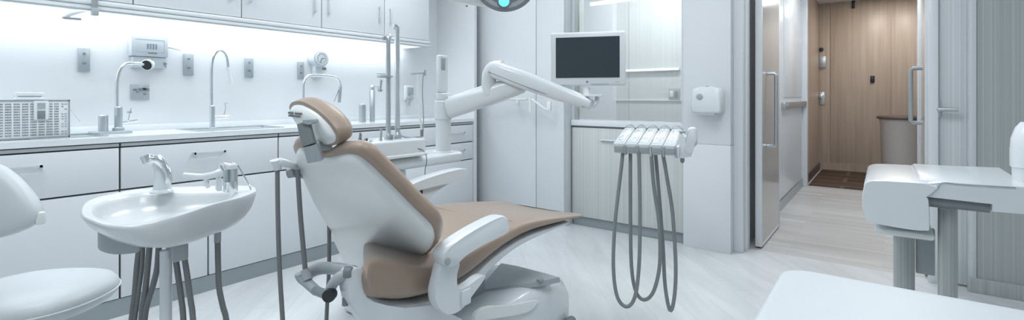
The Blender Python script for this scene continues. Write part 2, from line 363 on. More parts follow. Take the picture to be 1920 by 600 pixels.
# ------------------------------------------------------------------ wall cabinets
Zb=1.567
seams=[.339,.909,1.479,2.042,2.61,3.11]
wl=['white wall cabinet at the upper left, above the shower-head tap','white wall cabinet above the tall gooseneck tap','white wall cabinet with two bar handles above the tap by the headrest','white wall cabinet with two bar handles left of the chrome posts','white wall cabinet at the far end next to the niche wall']
for i,(a,b) in enumerate(zip(seams,seams[1:])):
    t=thing('wall_cabinet',wl[i],'cabinet',(XU-.15,(a+b)/2,Zb+.03),'white wall cabinets on the left wall')
    bx('cabinet_body',(XW+.002,a+.001,Zb+.03),(XU-.02,b-.001,2.5),W_CAB,t,.001)
    d=bx('door',(XU-.02,a+.003,Zb+.062),(XU,b-.003,2.5),W_CAB,t,.0015)
    hs=[]
    if i>=1: hs.append(b-.055 if i<4 else None)
    if i>=2: hs.append(a+.055)
    if i==0: hs=[]
    for hy in hs:
        if hy is None: continue
        MB().box((XU,hy-.005,1.735),(XU+.025,hy+.005,1.745)).box((XU,hy-.005,1.845),(XU+.025,hy+.005,1.855)).box((XU+.018,hy-.006,1.73),(XU+.026,hy+.006,1.86),.002).build('handle',SAT,d)
MB_=MB().box((XW+.002,-1.69,Zb+.034),(XU-.02,.338,2.5))
t=MB_.build('wall_cabinet',W_CAB); origin(t,(XU-.15,-.6,Zb+.034)); tag(t,'white wall cabinet end leaving the frame at the top left','cabinet')
lr=thing('light_rail','long white light rail with glowing strip under the wall cabinets','light',(XU,1,Zb))
bx('rail',(XU-.035,-1.69,Zb),(XU+.006,3.11,Zb+.03),W_PL,lr,.004)
bx('rail_lip',(XU-.012,-1.69,Zb+.030),(XU+.014,3.11,Zb+.058),W_PL,lr,.008)
MB().box((XU+.0065,-1.69,Zb+.004),(XU+.0085,3.11,Zb+.009)).build('rail_groove',G_MID,lr)
bx('diffuser',(XW+.02,-1.69,Zb+.010),(XU-.045,3.10,Zb+.03),LEDW,lr,.002)
# bracket hanging from rail and sensor
a=onX(171,29,XU+.02); c=onX(183,0,XU+.02)
br=thing('rail_bracket','grey metal bracket hanging over the light rail at the upper left','bracket',(XU+.03,(a.y+c.y)/2,a.z))
bx('strap',(XU+.015,a.y,a.z+.01),(XU+.03,c.y,a.z+.30),STL,br,.003)
bx('foot',(XU+.008,a.y-.001,a.z),(XU+.045,c.y+.001,a.z+.04),G_MID,br,.004)
a=onX(119,34,XW+.2); c=onX(160,22,XW+.2)
sn=thing('light_sensor','small white sensor arm under the light rail at the upper left','sensor',(XW+.2,(a.y+c.y)/2,a.z))
MB().tube([(XW+.2,a.y+.01,a.z+.01),(XW+.2,a.y+.03,a.z+.028),(XW+.2,c.y,c.z+.01),(XW+.2,c.y+.04,Zb+.03)],.012,10,4).build('arm',W_PL,sn)
bx('sensor_head',(XW+.185,a.y-.005,a.z-.004),(XW+.215,a.y+.07,a.z+.008),G_MID,sn,.003)
# ------------------------------------------------------------------ tall cabinet
tc=thing('tall_cabinet','tall white two-door cabinet behind the jointed arm','cabinet',(-2.7,3.72,0))
bx('cabinet_body',(-3.20,3.68,0),(-2.197,3.79,CH-.02),W_CAB,tc,.001)
bx('door',(-3.198,3.66,.08),(-2.491,3.68,CH-.03),W_CAB,tc,.002); bx('door',(-2.485,3.66,.08),(-2.199,3.68,CH-.03),W_CAB,tc,.002)
# ------------------------------------------------------------------ wall plates
def rectX(l,t,r,b,x): return onX(l,b,x), onX(r,t,x)
XP=XW+.008
for l,t_,r,b,lb in ((146,90,169,134,'grey two-button wall plate left of the white control box'),(344,101,363,141,'grey wall plate right of the white control box'),
                 (459,109,475,145,'grey wall plate between the gooseneck tap and the headrest'),(558,116,570,148,'grey wall plate just left of the round gauge')):
    a=onX(l,(b+t_)/2,XP); c=onX(r,(b+t_)/2,XP); z0=onX((l+r)/2,b,XP).z; z1=onX((l+r)/2,t_,XP).z
    t=thing('wall_plate',lb,'switch plate',(XW,(a.y+c.y)/2,z0),'grey wall plates above the worktop')
    bx('plate',(XW,a.y,z0),(XP+.004,c.y,z1),mat('plate_grey',(.42,.47,.50),.35,metal=.3) if l==146 else bpy.data.materials['plate_grey'],t,.003)
    yc=(a.y+c.y)/2; wd=c.y-a.y; hh=z1-z0
    MB().lathe((XP+.004,yc,z0+hh*.77),[(wd*.12,0),(wd*.12,.003),(wd*.08,.005),(0,.005)],16,ax=(1,0,0)).build('button',G_DK,t)
    bx('slot',(XP+.003,yc-wd*.18,z0+hh*.31),(XP+.007,yc+wd*.18,z0+hh*.39),G_DK,t,.001)
a=onX(245,172,XP); c=onX(280,172,XP); z0=onX(262,187,XP).z; z1=onX(262,158,XP).z
t=thing('power_socket','wide grey power socket plate under the control box','socket',(XW,(a.y+c.y)/2,z0))
bx('plate',(XW,a.y,z0),(XP+.004,c.y,z1),bpy.data.materials['plate_grey'],t,.003)
for u,v,s in ((.22,.66,.010),(.34,.52,.008),(.16,.62,.006),(.42,.70,.006),(.60,.66,.016),(.72,.72,.012),(.84,.66,.014),(.74,.38,.008)):
    y=a.y+(c.y-a.y)*u; z=z0+(z1-z0)*v
    MB().box((XP+.003,y-s,z-s*.6),(XP+.007,y+s,z+s*.6),.002).build('pin_hole',G_DK,t)
# control box on wall
XB=XW+.06
def yz(px,py,x): p=onX(px,py,x); return p.y,p.z
y0,_=yz(246,96,XB); y1,_=yz(316,96,XB); zt_=onX(280,67,XB).z; zm=onX(280,106,XB).z; zb_=onX(280,127,XB).z
t=thing('control_box','white wall control box with printed panel and side lever','control box',(XW,(y0+y1)/2,zb_))
bx('upper_housing',(XW,y0,zm),(XB,y1,zt_),W_DEV,t,.006); bx('lower_housing',(XW,y0+.01,zb_),(XB-.012,y1-.004,zm-.002),W_DEV,t,.004)
wy=y1-y0; hz=zt_-zm
mk=MB()
for i in range(4):
    for j in range(6): mk.box((XB,y0+wy*(.41+i*.075),zm+hz*(.36+j*.045)),(XB+.0015,y0+wy*(.455+i*.075),zm+hz*(.385+j*.045)))
mk.box((XB,y0+wy*.44,zm+hz*.14),(XB+.002,y0+wy*.68,zm+hz*.20))
mk.build('printed_marks',G_DK,t)
MB().box((XB,y0+wy*.10,zm+hz*.80),(XB+.001,y0+wy*.88,zm+hz*.815)).box((XB,y0+wy*.10,zm+hz*.20),(XB+.001,y0+wy*.88,zm+hz*.212)).box((XB,y0+wy*.88,zm+hz*.2),(XB+.001,y0+wy*.887,zm+hz*.81)).build('panel_outline',G_MID,t)
mk=MB()
for u,v in ((.45,.5),(.52,.62),(.58,.45),(.56,.7),(.9,.35),(.93,.2),(.9,.5),(.95,.42)):
    y=y0+wy*u; z=zb_+(zm-zb_)*v; mk.box((XB-.012,y-.004,z-.004),(XB-.010,y+.004,z+.004))
mk.build('small_marks',G_DK,t)
p=V((XB-.03,y1,zm+hz*.55)); MB().tube([p,p+V((0,.075,-.015))],[.007,.003],8).build('side_lever',STL,t)
# round gauge dispenser on wall
g0=onX(603,110,XW+.09); 
t=thing('gauge_dispenser','white round dispenser with a dial gauge on the left wall','gauge',(XW,g0.y,g0.z-.14))
rr=.068
MB().lathe((XW,g0.y,g0.z),[(rr*.9,0),(rr,.01),(rr,.07),(rr*.93,.085),(rr*.8,.09),(0,.09)],40,ax=(1,0,0)).build('drum',W_DEV,t)
MB().lathe((XW+.09,g0.y,g0.z),[(rr*.72,0),(rr*.72,.006),(rr*.66,.006),(rr*.66,.002),(0,.002)],36,ax=(1,0,0)).build('dial',W_TOP,t)
mk=MB()
for i in range(12):
    an=i*math.pi/6; q=V((XW+.092,g0.y+math.cos(an)*rr*.52,g0.z+math.sin(an)*rr*.52)); mk.box(q-V((0,.003,.003)),q+V((.002,.003,.003)))
mk.tube([(XW+.094,g0.y,g0.z),(XW+.094,g0.y-.012,g0.z-.03)],.003,6).tube([(XW+.094,g0.y,g0.z),(XW+.094,g0.y+.022,g0.z+.004)],.003,6)
mk.build('needle_and_ticks',G_DK,t)
bx('spout_block',(XW,g0.y-.035,g0.z-.15),(XW+.06,g0.y+.03,g0.z-.05),W_DEV,t,.01)
bx('side_block',(XW,g0.y+.02,g0.z-.11),(XW+.05,g0.y+.075,g0.z-.045),W_SH,t,.01)
bx('display',(XW+.05,g0.y+.03,g0.z-.085),(XW+.054,g0.y+.065,g0.z-.065),G_DK,t,.002)
# ------------------------------------------------------------------ counter objects
# perforated box (front face parallel to wall, turned slightly)
XBX=-3.26
ya,za=yz(-12,250,XBX); yb,_=yz(131,248,XBX); zt_=onX(100,187,XBX).z
t=thing('perforated_box','pale box covered in rows of dark key marks at the left end of the worktop','box',(XBX-.07,(ya+yb)/2,.918))
bx('housing',(XBX-.14,ya,.920),(XBX,yb,zt_),W_CAB,t,.004)
hb=zt_-.92; wb=yb-ya; mk=MB(); mk2=MB()
for j in range(13):
    z=.92+hb*(.08+j*.066)
    for i in range(38):
        u=.03+i*.0215
        if .50<u<.70 and j>6: continue
        if i%5==4: continue
        mk.box((XBX,ya+wb*u,z),(XBX+.0015,ya+wb*(u+.013+.004*random.random()),z+hb*.033))
    for u in (.88,.925):
        if random.random()<.75: mk2.box((XBX,ya+wb*u,z),(XBX+.0015,ya+wb*(u+.03),z+hb*.03))
o=mk.build('key_marks',G_DK,t); mk2.build('side_marks',G_MID,t)
MB().box((XBX-.002,ya,zt_-.006),(XBX+.003,yb,zt_)).box((XBX-.002,yb-.005,.92),(XBX+.003,yb,zt_)).box((XBX-.002,ya,.92),(XBX+.003,yb,.926)).build('edge_frame',G_TRIM,t)
u0,u1=ya+wb*.50,ya+wb*.70
bx('display_frame',(XBX,u0,.92+hb*.48),(XBX+.008,u1,.92+hb*.97),W_PL,t,.003); bx('display',(XBX+.007,u0+.012,.92+hb*.50),(XBX+.010,u1-.012,.92+hb*.72),G_DK,t,.002)
MB().box((XBX+.007,u0+.012,.92+hb*.76),(XBX+.0095,u1-.012,.92+hb*.92)).build('display_label',G_MID,t)
yy0,_=yz(28,180,XBX-.05); yy1,_=yz(82,180,XBX-.05)
MB().box((XBX-.09,yy0,zt_),(XBX-.03,yy1,zt_+.012),.003).box((XBX-.09,yy0,zt_+.018),(XBX-.03,yy1,zt_+.036),.004).box((XBX-.08,yy0+.01,zt_+.01),(XBX-.04,yy1-.01,zt_+.02)).build('carry_handle',W_PL,t)
a=onX(133,205,XBX-.04); b=onX(151,228,XBX-.04); MB().tube([a+V((0,-.02,.01)),a,b],.003,6).build('side_wand',W_PL,t)
# shower-head tap
XT=-3.42
def py(px,pyy,x=XT): return onX(px,pyy,x)
bs_=py(222,240); 
t=thing('tap','chrome shower-head tap with a dark round nozzle and block base','tap',(XT,bs_.y,.918))
a=py(170,243); b=py(243,243)
MB().box((XT-.05,a.y,.918),(XT+.05,b.y,.932),.003).build('base_plate',STL,t)
c0=py(184,240).y; c1=py(203,240).y; MB().lathe((XT,(c0+c1)/2,.932),[((c1-c0)/2,0),((c1-c0)/2,.085),((c1-c0)/2-.004,.09),(0,.09)],24).build('side_cylinder',STL,t)
MB().lathe((XT,bs_.y,.932),[(.028,0),(.028,.015),(.019,.02),(.019,.13),(.012,.135),(0,.135)],24).build('valve_body',STL,t)
q=[py(220,225),py(219,170),py(222,140),py(234,121),py(255,119),py(280,122)]
MB().tube(q,.009,12,5).build('spout',CHR,t)
hd_=py(279,121); dn=(F*-1+R*.15+UP*-.25).normalized()
MB().lathe(hd_+dn*-.015,[(.01,-.012),(.026,0),(.032,.015),(.033,.035),(.028,.037)],28,ax=dn).build('nozzle_ring',W_PL,t)
MB().lathe(hd_+dn*-.015,[(.027,.030),(.027,.038),(0,.038)],28,ax=dn).build('nozzle_face',BLK,t)
l0=py(204,232); l1=py(258,226); MB().tube([V((XT,bs_.y,l0.z)),l1],.007,10).tube([py(240,228),py(243,214),py(246,203)],.003,8).lathe(py(243,212),[(.012,0),(.012,.01),(0,.012)],14).build('lever',CHR,t)
# gooseneck tap
bs_=py(398,240)
t=thing('tap','tall chrome gooseneck tap over the middle of the worktop','tap',(XT,bs_.y,.918))
MB().lathe((XT,bs_.y,.918),[(.026,0),(.026,.006),(.017,.008),(.017,.145),(.011,.15),(0,.15)],24).build('valve_body',CHR,t)
MB().tube([py(397,205),py(396.5,150),py(398,115),py(405,98),py(415,95),py(425,106),py(428,128)],.0095,12,6).build('spout',CHR,t)
MB().tube([py(427,126),py(433,157)],[.013,.015],14).build('spray_end',W_PL,t)
MB().tube([V((XT,bs_.y,py(430,219).z)),py(430,219)],.011,12).tube([py(420,215),py(423,203),py(422,194)],.003,8).tube([py(420,193),py(428,192)],.007,8).build('lever',CHR,t)
# gauge tap behind headrest
XT2=-3.40
bs_=onX(569,235,XT2)
t=thing('tap','slim chrome swan-neck tap partly behind the headrest','tap',(XT2,bs_.y,.918))
MB().tube([V((XT2,bs_.y,.918)),onX(569,170,XT2),onX(570,155,XT2),onX(575,145,XT2),onX(585,141,XT2),onX(620,143,XT2),onX(632,147,XT2),onX(638,158,XT2),onX(638,165,XT2)],.009,12,5).build('spout',CHR,t)
MB().lathe((XT2,bs_.y,.918),[(.022,0),(.022,.01),(.013,.012),(.013,.06),(0,.062)],20).build('valve_body',CHR,t)
MB().tube([onX(638,163,XT2),onX(636,192,XT2)],[.014,.012],14).build('spray_end',STL,t)
MB().tube([onX(634,168,XT2),onX(626,190,XT2)],[.008,.005],10).build('lever',STL,t)
# canisters
for px,w_,top_,lb in ((679.5,13,195,'short steel canister with two ridges on the worktop'),(698,10,160,'tall slim steel canister beside the short one')):
    p=onX(px,224,-3.36); r_=w_/2*(p-CAM).dot(F)/FPX; ztop=onX(px,top_,-3.36).z
    t=thing('canister',lb,'canister',(p.x,p.y,.918))
    hh=ztop-.918
    MB().lathe((p.x,p.y,.918),[(r_,0),(r_,hh*.86),(r_*.92,hh*.87),(r_*.92,hh*.88),(r_,hh*.89)],24).build('canister_body',STL,t)
    MB().lathe((p.x,p.y,.918+hh*.89),[(r_*1.03,0),(r_*1.03,hh*.09),(r_*.9,hh*.11),(0,hh*.11)],24).build('lid',CHR,t)
    if px>690: MB().tube([V((p.x,p.y,ztop-.008)),V((p.x,p.y+.06,ztop-.008)),V((p.x,p.y+.06,ztop-.05))],.005,8).build('side_arm',STL,t)
# small fittings on wall near the niche: towel hook rail, dispenser
p=onX(768,180,XW+.03)
t=thing('wall_dispenser','small grey hose dispenser on the left wall near the niche','dispenser',(XW,p.y,p.z-.1))
bx('back_plate',(XW,p.y-.05,p.z-.04),(XW+.02,p.y+.06,p.z+.1),W_SH,t,.015,3); bx('grille',(XW+.02,p.y-.02,p.z+.01),(XW+.03,p.y+.05,p.z+.08),G_MID,t,.004)
MB().tube([(XW+.02,p.y-.01,p.z-.02),(XW+.07,p.y-.01,p.z-.02)],.022,14).tube([(XW+.05,p.y-.03,p.z-.02),(XW+.05,p.y-.03,p.z-.09)],.014,12).build('nozzle',STL,t)
# ------------------------------------------------------------------ assistant unit with column and jointed arm
au=thing('assistant_unit','white assistant unit with column and jointed arm behind the chair','dental unit',(-2.12,1.75,0))
bx('pedestal',(-2.26,1.52,0),(-2.06,1.80,.74),W_SH,au,.03,4)
# lower beam
def beam(pts, hw, hh, name, m, par, z=UP, n=3):
    M_=MB(); rings=[]
    pts=[V(p) for p in pts]
    for i,p in enumerate(pts):
        tn=(pts[min(i+1,len(pts)-1)]-pts[max(i-1,0)]).normalized(); sd_=tn.cross(z).normalized(); up=sd_.cross(tn).normalized()
        w_=hw[i] if isinstance(hw,(list,tuple)) else hw; h_=hh[i] if isinstance(hh,(list,tuple)) else hh
        ring=[]
        for k in range(24):
            a=2*math.pi*k/24; ca,sa=math.cos(a),math.sin(a); e=2/n
            ring.append(p+sd_*w_*abs(ca)**e*(1 if ca>=0 else -1)+up*h_*abs(sa)**e*(1 if sa>=0 else -1))
        rings.append(ring)
    return M_.rings(rings).build(name,m,par)
bx('lower_body',(-2.26,1.36,.735),(-2.02,2.20,.795),W_PL,au,.022,4)
bx('tray_body',(-2.24,1.38,.80),(-2.0,1.875,.895),W_PL,au,.012,4)
bx('tray_lip',(-2.0,1.50,.805),(-1.985,1.875,.822),W_SH,au,.006)
def zring(c,r0,z0,z1,name,m,par,bv=.004,seg=32): return MB().lathe((c[0],c[1],z0),[(r0-bv,0),(r0,bv),(r0,z1-z0-bv),(r0-bv,z1-z0)],seg).build(name,m,par)
cc=(-2.10,2.105); dcol=(V((*cc,0))-CAM).dot(F)
MB().tube([onX(783,279,-2.0),onX(792,281,-1.995),onX(799,292,-1.985),onX(800,305,-1.985),onX(797,318,-1.985),onX(797,345,-1.985)],.0025,6,4).build('cable',G_DK,au)
zring(cc,.045,.795,1.02,'column',W_PL,au)
zring(cc,.062,.79,.80,'column_flange',W_SH,au,.002)
zring(cc,.052,.985,1.10,'swivel_collar',W_PL,au,.006)
zring(cc,.043,1.10,1.145,'collar_cap',W_PL,au,.006)
a=onX(826,178,-2.10);b=onX(836,105,-2.10)
bx('control_post',(-2.12,2.06,1.145),(-2.085,2.135,1.37),W_PL,au,.012,4); bx('control_pad',(-2.085,2.072,1.28),(-2.082,2.105,1.35),G_MID,au,.002)
# arm 1
A0=P(842,203,dcol-.02); A1=P(978,160,2.78)
beam([A0+(A0-A1)*.03,A0,A0.lerp(A1,.35),A0.lerp(A1,.8),A1,A1+(A1-A0).normalized()*.03],[.03,.042,.043,.04,.036,.02],[.045,.062,.058,.052,.045,.02],'lower_arm',W_PL,au,n=3)
MB().tube([A0+V((0,0,.055)),A0.lerp(A1,.6)+V((0,0,.058)),A1+V((0,0,.042))],.013,10).build('arm_rail',W_SH,au)
MB().lathe(A0+V((.0,-.02,.05)),[(.012,0),(.012,.02),(0,.022)],14).build('arm_knob',CHR,au)
# knuckle and arm 2
K0=P(917,178,2.84); K1=P(917,150,2.84)
MB().tube([K0,P(917,158,2.84),P(918,140,2.83),P(926,128,2.82),P(942,127,2.80)],[.043,.042],20,4).build('elbow',W_PL,au)
B0=P(930,131,2.81); B1=P(1108,196,2.58)
beam([B0+(B0-B1)*.06,B0,B0.lerp(B1,.3),B0.lerp(B1,.7),B0.lerp(B1,.93),B1,B1+(B1-B0)*.02],[.03,.044,.044,.04,.034,.028,.012],[.025,.05,.05,.042,.032,.026,.01],'upper_arm',W_PL,au,n=3.2)
MB().tube([B0+V((-.02,-.045,-.012)),B0.lerp(B1,.5)+V((-.02,-.043,-.018)),B1+V((-.02,-.03,-.012))],.0045,8).build('arm_cable',G_TRIM,au)
# monitor mount at arm end
Mt=P(1100,180,2.60)
bx('mount_plate',Mt+V((-.075,-.03,-.004)),Mt+V((.075,.03,.008)),W_SH,au,.003)
MB().tube([P(1112,200,2.58),P(1119,190,2.58),P(1120,181,2.6)],.012,12).tube([P(1085,182,2.6),P(1086,195,2.6)],.012,12).build('mount_fork',W_PL,au)
MB().tube([P(1100,181,2.61),P(1100,166,2.63)],.02,14).build('mount_neck',W_PL,au)
# rear small arm seen behind (on tall cabinet side)
sa=thing('hinged_bracket','slim white hinged bracket seen under the jointed arm','bracket',onY(965,190,3.66))
y_=3.56
MB().tube([onY(918,197,y_),onY(935,191,y_),onY(950,186,y_),onY(988,186,y_)],.009,10).tube([onY(994,182,y_),onY(994,210,y_)],.014,12).tube([onY(970,183,y_),onY(970,194,y_)],.012,10).tube([onY(994,185,y_),onY(1003,190,y_),onY(1020,203,y_),onY(1029,206,y_)],.008,10,4).build('arm_bars',W_SH,sa)
MB().box(onY(1025,208,y_)+V((0,0,0)),onY(1032,190,y_)+V((0,.02,0)),.003).build('end_block',W_SH,sa)
MB().tube([onY(970,188,y_),onY(970,188,3.66)],.012,10).build('wall_stub',W_SH,sa)
# posts and fittings on tray
for px,tp,r_,lb,bend in ((728,78,.013,'shorter chrome upright post on the assistant unit tray',0),(745,62,.0145,'taller chrome upright post with a bent top on the unit tray',1)):
    p=onX(px,262,-2.10); zt_=onX(px,tp,-2.10).z
    t=thing('upright_post',lb,'post',(p.x,p.y,.895))
    MB().lathe((p.x,p.y,.895),[(r_*1.6,0),(r_*1.6,.02),(r_*1.2,.03),(r_,.05),(r_,.06)],18).build('post_base',STL,t)
    if bend: MB().tube([V((p.x,p.y,.95)),V((p.x,p.y,1.2)),V((p.x,p.y,zt_)),V((p.x+.0,p.y-.006,zt_+.028)),V((p.x+.0,p.y-.03,zt_+.035))],r_,14,5).build('pole',CHR,t)
    else:
        MB().tube([V((p.x,p.y,.95)),V((p.x,p.y,1.2)),V((p.x,p.y,zt_)),V((p.x,p.y+.01,zt_+.03))],r_,14,3).build('pole',STL,t)
        MB().tube([onX(719,68,-2.10),onX(722,74,-2.10)],.013,10).tube([onX(722,71,-2.10),onX(728,72,-2.10)],.005,8).build('top_nozzle',STL,t)
        q=onX(722,146,-2.09)
        MB().lathe(q,[(.03,0),(.042,.004),(.042,.012),(.0,.013)],24).tube([onX(707,138,-2.09),onX(723,139,-2.09)],.003,6).tube([onX(715,150,-2.09),onX(713,168,-2.09)],.006,8).lathe(onX(713,172,-2.09),[(.01,0),(.011,.012),(0,.014)],12).build('clamp_dish',STL,t)
# hanger bar with two hoses at tray right
hx=-2.10
hp=onX(793,262,hx)
t=thing('hose_hanger','thin grey hanger with two loose tubes right of the chrome posts','hanger',(hp.x,hp.y,.86))
MB().tube([onX(770,138,hx),onX(796,136,hx)],.007,10).tube([onX(796,131,hx),onX(796,142,hx)],.009,10).build('hanger_bar',STL,t)
MB().tube([onX(782,138,hx),onX(784,180,hx),onX(790,240,hx),onX(791,258,hx)],.0055,8,4).build('tube',W_SH,t)
MB().tube([onX(794,138,hx),onX(792,170,hx),onX(794,220,hx),onX(793,250,hx)],.0035,8,4).build('tube',G_MID,t)
MB().tube([onX(749,250,hx),onX(755,256,hx),onX(770,258,hx),onX(791,256,hx)],.004,8,4).build('tube',G_TRIM,t)
MB().tube([onX(791,243,hx),onX(791,256,hx)],.009,10).build('coupling',G_DK,t)
# loose instruments on the tray
for i,(pts,m_,lb) in enumerate((([(675,262),(676,252),(675,249)],G_DK,'dark upright instrument tip at the near end of the unit tray'),
      ([(693,262),(700,268),(706,272)],W_PL,'white handpiece lying on the unit tray'),
      ([(714,268),(714,258),(715,240)],STL,'thin steel probe standing on the unit tray'),
      ([(734,262),(735,253)],G_DK,'stubby dark fitting between the chrome posts'))):
    q=[onX(a_,b_,-2.06) for a_,b_ in pts]; 
    o=MB().tube(q,[.008,.005],10).build('tray_instrument',m_); b_=min(q,key=lambda v:v.z); origin(o,b_); tag(o,lb,'instrument')
o=MB().rings([[onX(a_,b_,-2.07)+V((dx,0,0)) for a_,b_ in ((671,260),(680,263),(686,259),(682,270),(675,269))] for dx in (0,.02)]).build('dark_clip',BLK); q=onX(678,268,-2.07); origin(o,q); tag(o,'small black clip at the near end of the unit tray','clip')
# ------------------------------------------------------------------ monitor
mc=P(1101,110,2.60)
yawm=YAW+math.radians(-16)
mo=thing('monitor','white-framed flat monitor with a dark screen on the jointed arm','monitor',P(1101,166,2.62))
Mr=Matrix.Translation(mc)@Matrix.Rotation(yawm,4,'Z')
wM,hM=.395,.285
MB().box((-wM/2,0,-hM/2),(wM/2,.045,hM/2),.012,3,M=Mr).build('frame',W_PL,mo)
MB().box((-wM/2+.03,-.002,-hM/2+.042),(wM/2-.03,.002,hM/2-.028),M=Mr).build('screen',SCR,mo)
MB().box((-wM/2+.04,.04,-hM/2+.03),(wM/2-.04,.065,hM/2-.05),.012,3,M=Mr).build('back_cover',W_SH,mo)
MB().lathe(Mr@V((0,0,-hM/2+.02)),[(.006,0),(.006,.002),(0,.002)],16,ax=(Mr.to_3x3()@V((0,-1,0)))).build('power_button',G_DK,mo)
MB().box((-.03+.05,-.001,-hM/2+.003),(.03+.08,.02,-hM/2+.010),M=Mr).build('bottom_vent',G_MID,mo)
MB().box((wM/2-.05,-.0012,-hM/2+.018),(wM/2-.035,.001,-hM/2+.021),M=Mr).build('small_mark',G_MID,mo)
# ------------------------------------------------------------------ surgical light
dl=2.7
lc=P(947,-40,dl); nl=(F*-1+UP*-.35+R*.02).normalized()
sl=thing('operating_light','round operating light with a cyan lamp at the top edge','light',V((lc.x+.1,lc.y,CH)))
rl=.182
MB().lathe(lc,[(rl*.3,-.09),(rl*.8,-.07),(rl*.97,-.03),(rl,0),(rl*.96,.012),(rl*.9,.012)],48,ax=nl).build('lamp_housing',G_DK,sl)
MB().lathe(lc,[(rl*.90,.002),(rl*.90,.010),(rl*.86,.013),(rl*.3,.008),(0,.006)],48,ax=nl).build('lamp_face',mat('lamp_face_grey',(.42,.47,.52),.25,coat=.3),sl)
q=onP(945,2,lc+nl*.012,nl)
MB().lathe(q,[(.042,-.003),(.042,.004),(.03,.008)],28,ax=nl).build('lamp_bezel',G_DK,sl)
MB().lathe(q,[(.031,-.002),(.029,.008),(.018,.015),(0,.017)],28,ax=nl).build('lamp_lens',CYAN,sl)
a=P(842,-6,dl+.12); b=P(940,-2,dl+.19)
beam([a+(a-b)*.08,a,a.lerp(b,.4),b],[.02,.035,.045,.05],[.008,.02,.04,.06],'side_arm',W_SH,sl)
a2=P(946,-40,dl+.06)
MB().tube([a2,a2+UP*.2,V((a2.x,a2.y,CH))],.025,16).build('ceiling_stem',W_SH,sl)
MB().lathe((a2.x,a2.y,CH-.04),[(.03,0),(.09,.02),(.1,.04)],24).build('ceiling_rose',W_PL,sl)
MB().tube([P(875,10,dl-.1),P(875,13,dl-.1)],.006,8).build('screw',G_DK,sl)
# ------------------------------------------------------------------ instrument tray
O=P(1150,287,2.25)
uu=(P(1285,295,2.11)-O); uu.z=0; LW=uu.length; uu.normalize(); vv=V((-uu.y,uu.x,0))
def L(u,v,w): return O+uu*u+vv*v+UP*w
it=thing('instrument_tray','white instrument holder with five slots and grey hoses','dental unit',L(LW/2,.12,0))
pitch=math.radians(15)
def Lm(u0):                          # local frame of one holder, pitched up towards the back
    m=Matrix((uu,vv,UP)).transposed().to_4x4(); m.translation=L(u0,0,0)
    return m@Matrix.Rotation(pitch,4,'X')
wu=.0555; pw=.0495
for i in range(5):
    Mi=Lm(.002+i*wu)
    h=MB().box((0,0,0),(pw,.225,.050),.007,3,M=Mi).build('holder',W_PL,it)
    MB().box((.006,.012,.0495),(pw-.006,.20,.0525),.001,M=Mi).build('top_plate',W_TOP,h)
    MB().box((.004,-.003,.006),(pw-.004,.0,.034),.001,M=Mi).build('end_cap',G_MID,h)
    mk=MB(); random.seed(i+3)
    for j in range(9):
        y=.03+j*.019
        x=.012
        while x<pw-.016:
            w_=random.uniform(.003,.010)
            if random.random()<.7: mk.box((x,y,.0524),(x+w_,y+random.choice((.002,.004,.007)),.0530),M=Mi)
            x+=w_+.003
    mk.build('printed_marks',G_DK,h)
    MB().box((pw-.001,-.004,-.006),(wu+.003,.215,.042),.002,M=Mi).build('strap',G_MID if i!=2 else STL,h)
    MB().tube([Mi@V((.01,.225,.045)),Mi@V((.025,.24,.052)),Mi@V((.042,.225,.045))],.010,10,3).build('rear_cap',CGL,h)
Mi=Lm(5*wu)
MB().box((.0,-.004,-.005),(.012,.205,.045),.003,M=Mi).build('side_bracket',W_PL,it)
gp=P(1290,270,2.12); gn=(F+R*.25).normalized()
def gout(l): return [onP(x,y,gp,gn) for x,y in l]
MB().slab(gout([(1257,290),(1262,282),(1274,254),(1280,250),(1285,262),(1288,292),(1272,296)]),gn,[(0,.97),(.004,1),(.05,1),(.056,.97)]).build('side_plate',W_SH,it)
MB().slab(smooth(gout([(1283,284),(1287,262),(1290,243),(1298,239),(1306,241),(1308,258),(1303,270),(1298,288),(1290,291)]),2,True),gn,[(-.006,.9),(0,1),(.03,1),(.036,.9)]).build('grip',W_PL,it,sharp=50)
MB().slab(gout([(1262,288),(1296,284),(1297,294),(1266,297)]),gn,[(-.002,1),(.06,1)]).build('base_bar',W_PL,it)
MB().slab(gout([(1274,246),(1286,246),(1285,250),(1275,251)]),gn,[(.0,1),(.05,1)]).build('cross_bar',STL,it)
MB().lathe(L(5*wu+.02,.02,-.03),[(.004,0),(.009,.006),(.009,.02)],12).build('screw',G_DK,it)
# support arm to the wall behind
sup=L(LW*.45,.20,.03); wallp=V((-1.55,3.78,.80))
MB().box((-.17,.13,-.02),(.17,.20,.03),.01,M=Matrix.Translation(L(.17,0,.05))@Matrix((uu,vv,UP)).transposed().to_4x4()).tube([L(.17,.18,.03),L(.17,.32,.0),L(.17,.45,-.03)],.022,14,3).build('support_arm',W_PL,it)
e_=L(.17,.45,-.03)
t_=V((-1.62,3.76,.76)); MB().tube([e_,e_.lerp(t_,.5),t_],.02,14).lathe(t_+V((0,.018,0)),[(.06,0),(.06,-.012),(.03,-.02)],24,ax=(0,1,0)).build('wall_mount',W_PL,it)
def hose(px, dz=(2.24,2.24), r=.0085):
    n=len(px); return [P(a_,b_,dz[0]+(dz[1]-dz[0])*i/(n-1)) for i,(a_,b_) in enumerate(px)]
for pts in ([(1168,284),(1163,330),(1153,420),(1150,500),(1157,555),(1174,575),(1190,558),(1198,500),(1200,400),(1198,286)],
            [(1182,286),(1182,400),(1184,500),(1193,548),(1209,562),(1226,545),(1237,495),(1236,420),(1226,350),(1221,288)],
            [(1229,288),(1236,370),(1243,460),(1247,535),(1256,582),(1264,560),(1267,500),(1261,400),(1250,330),(1243,289)]):
    MB().tube(hose(pts,(2.26,2.18)),.0083,12,5).build('hose',G_HOSE2,it)
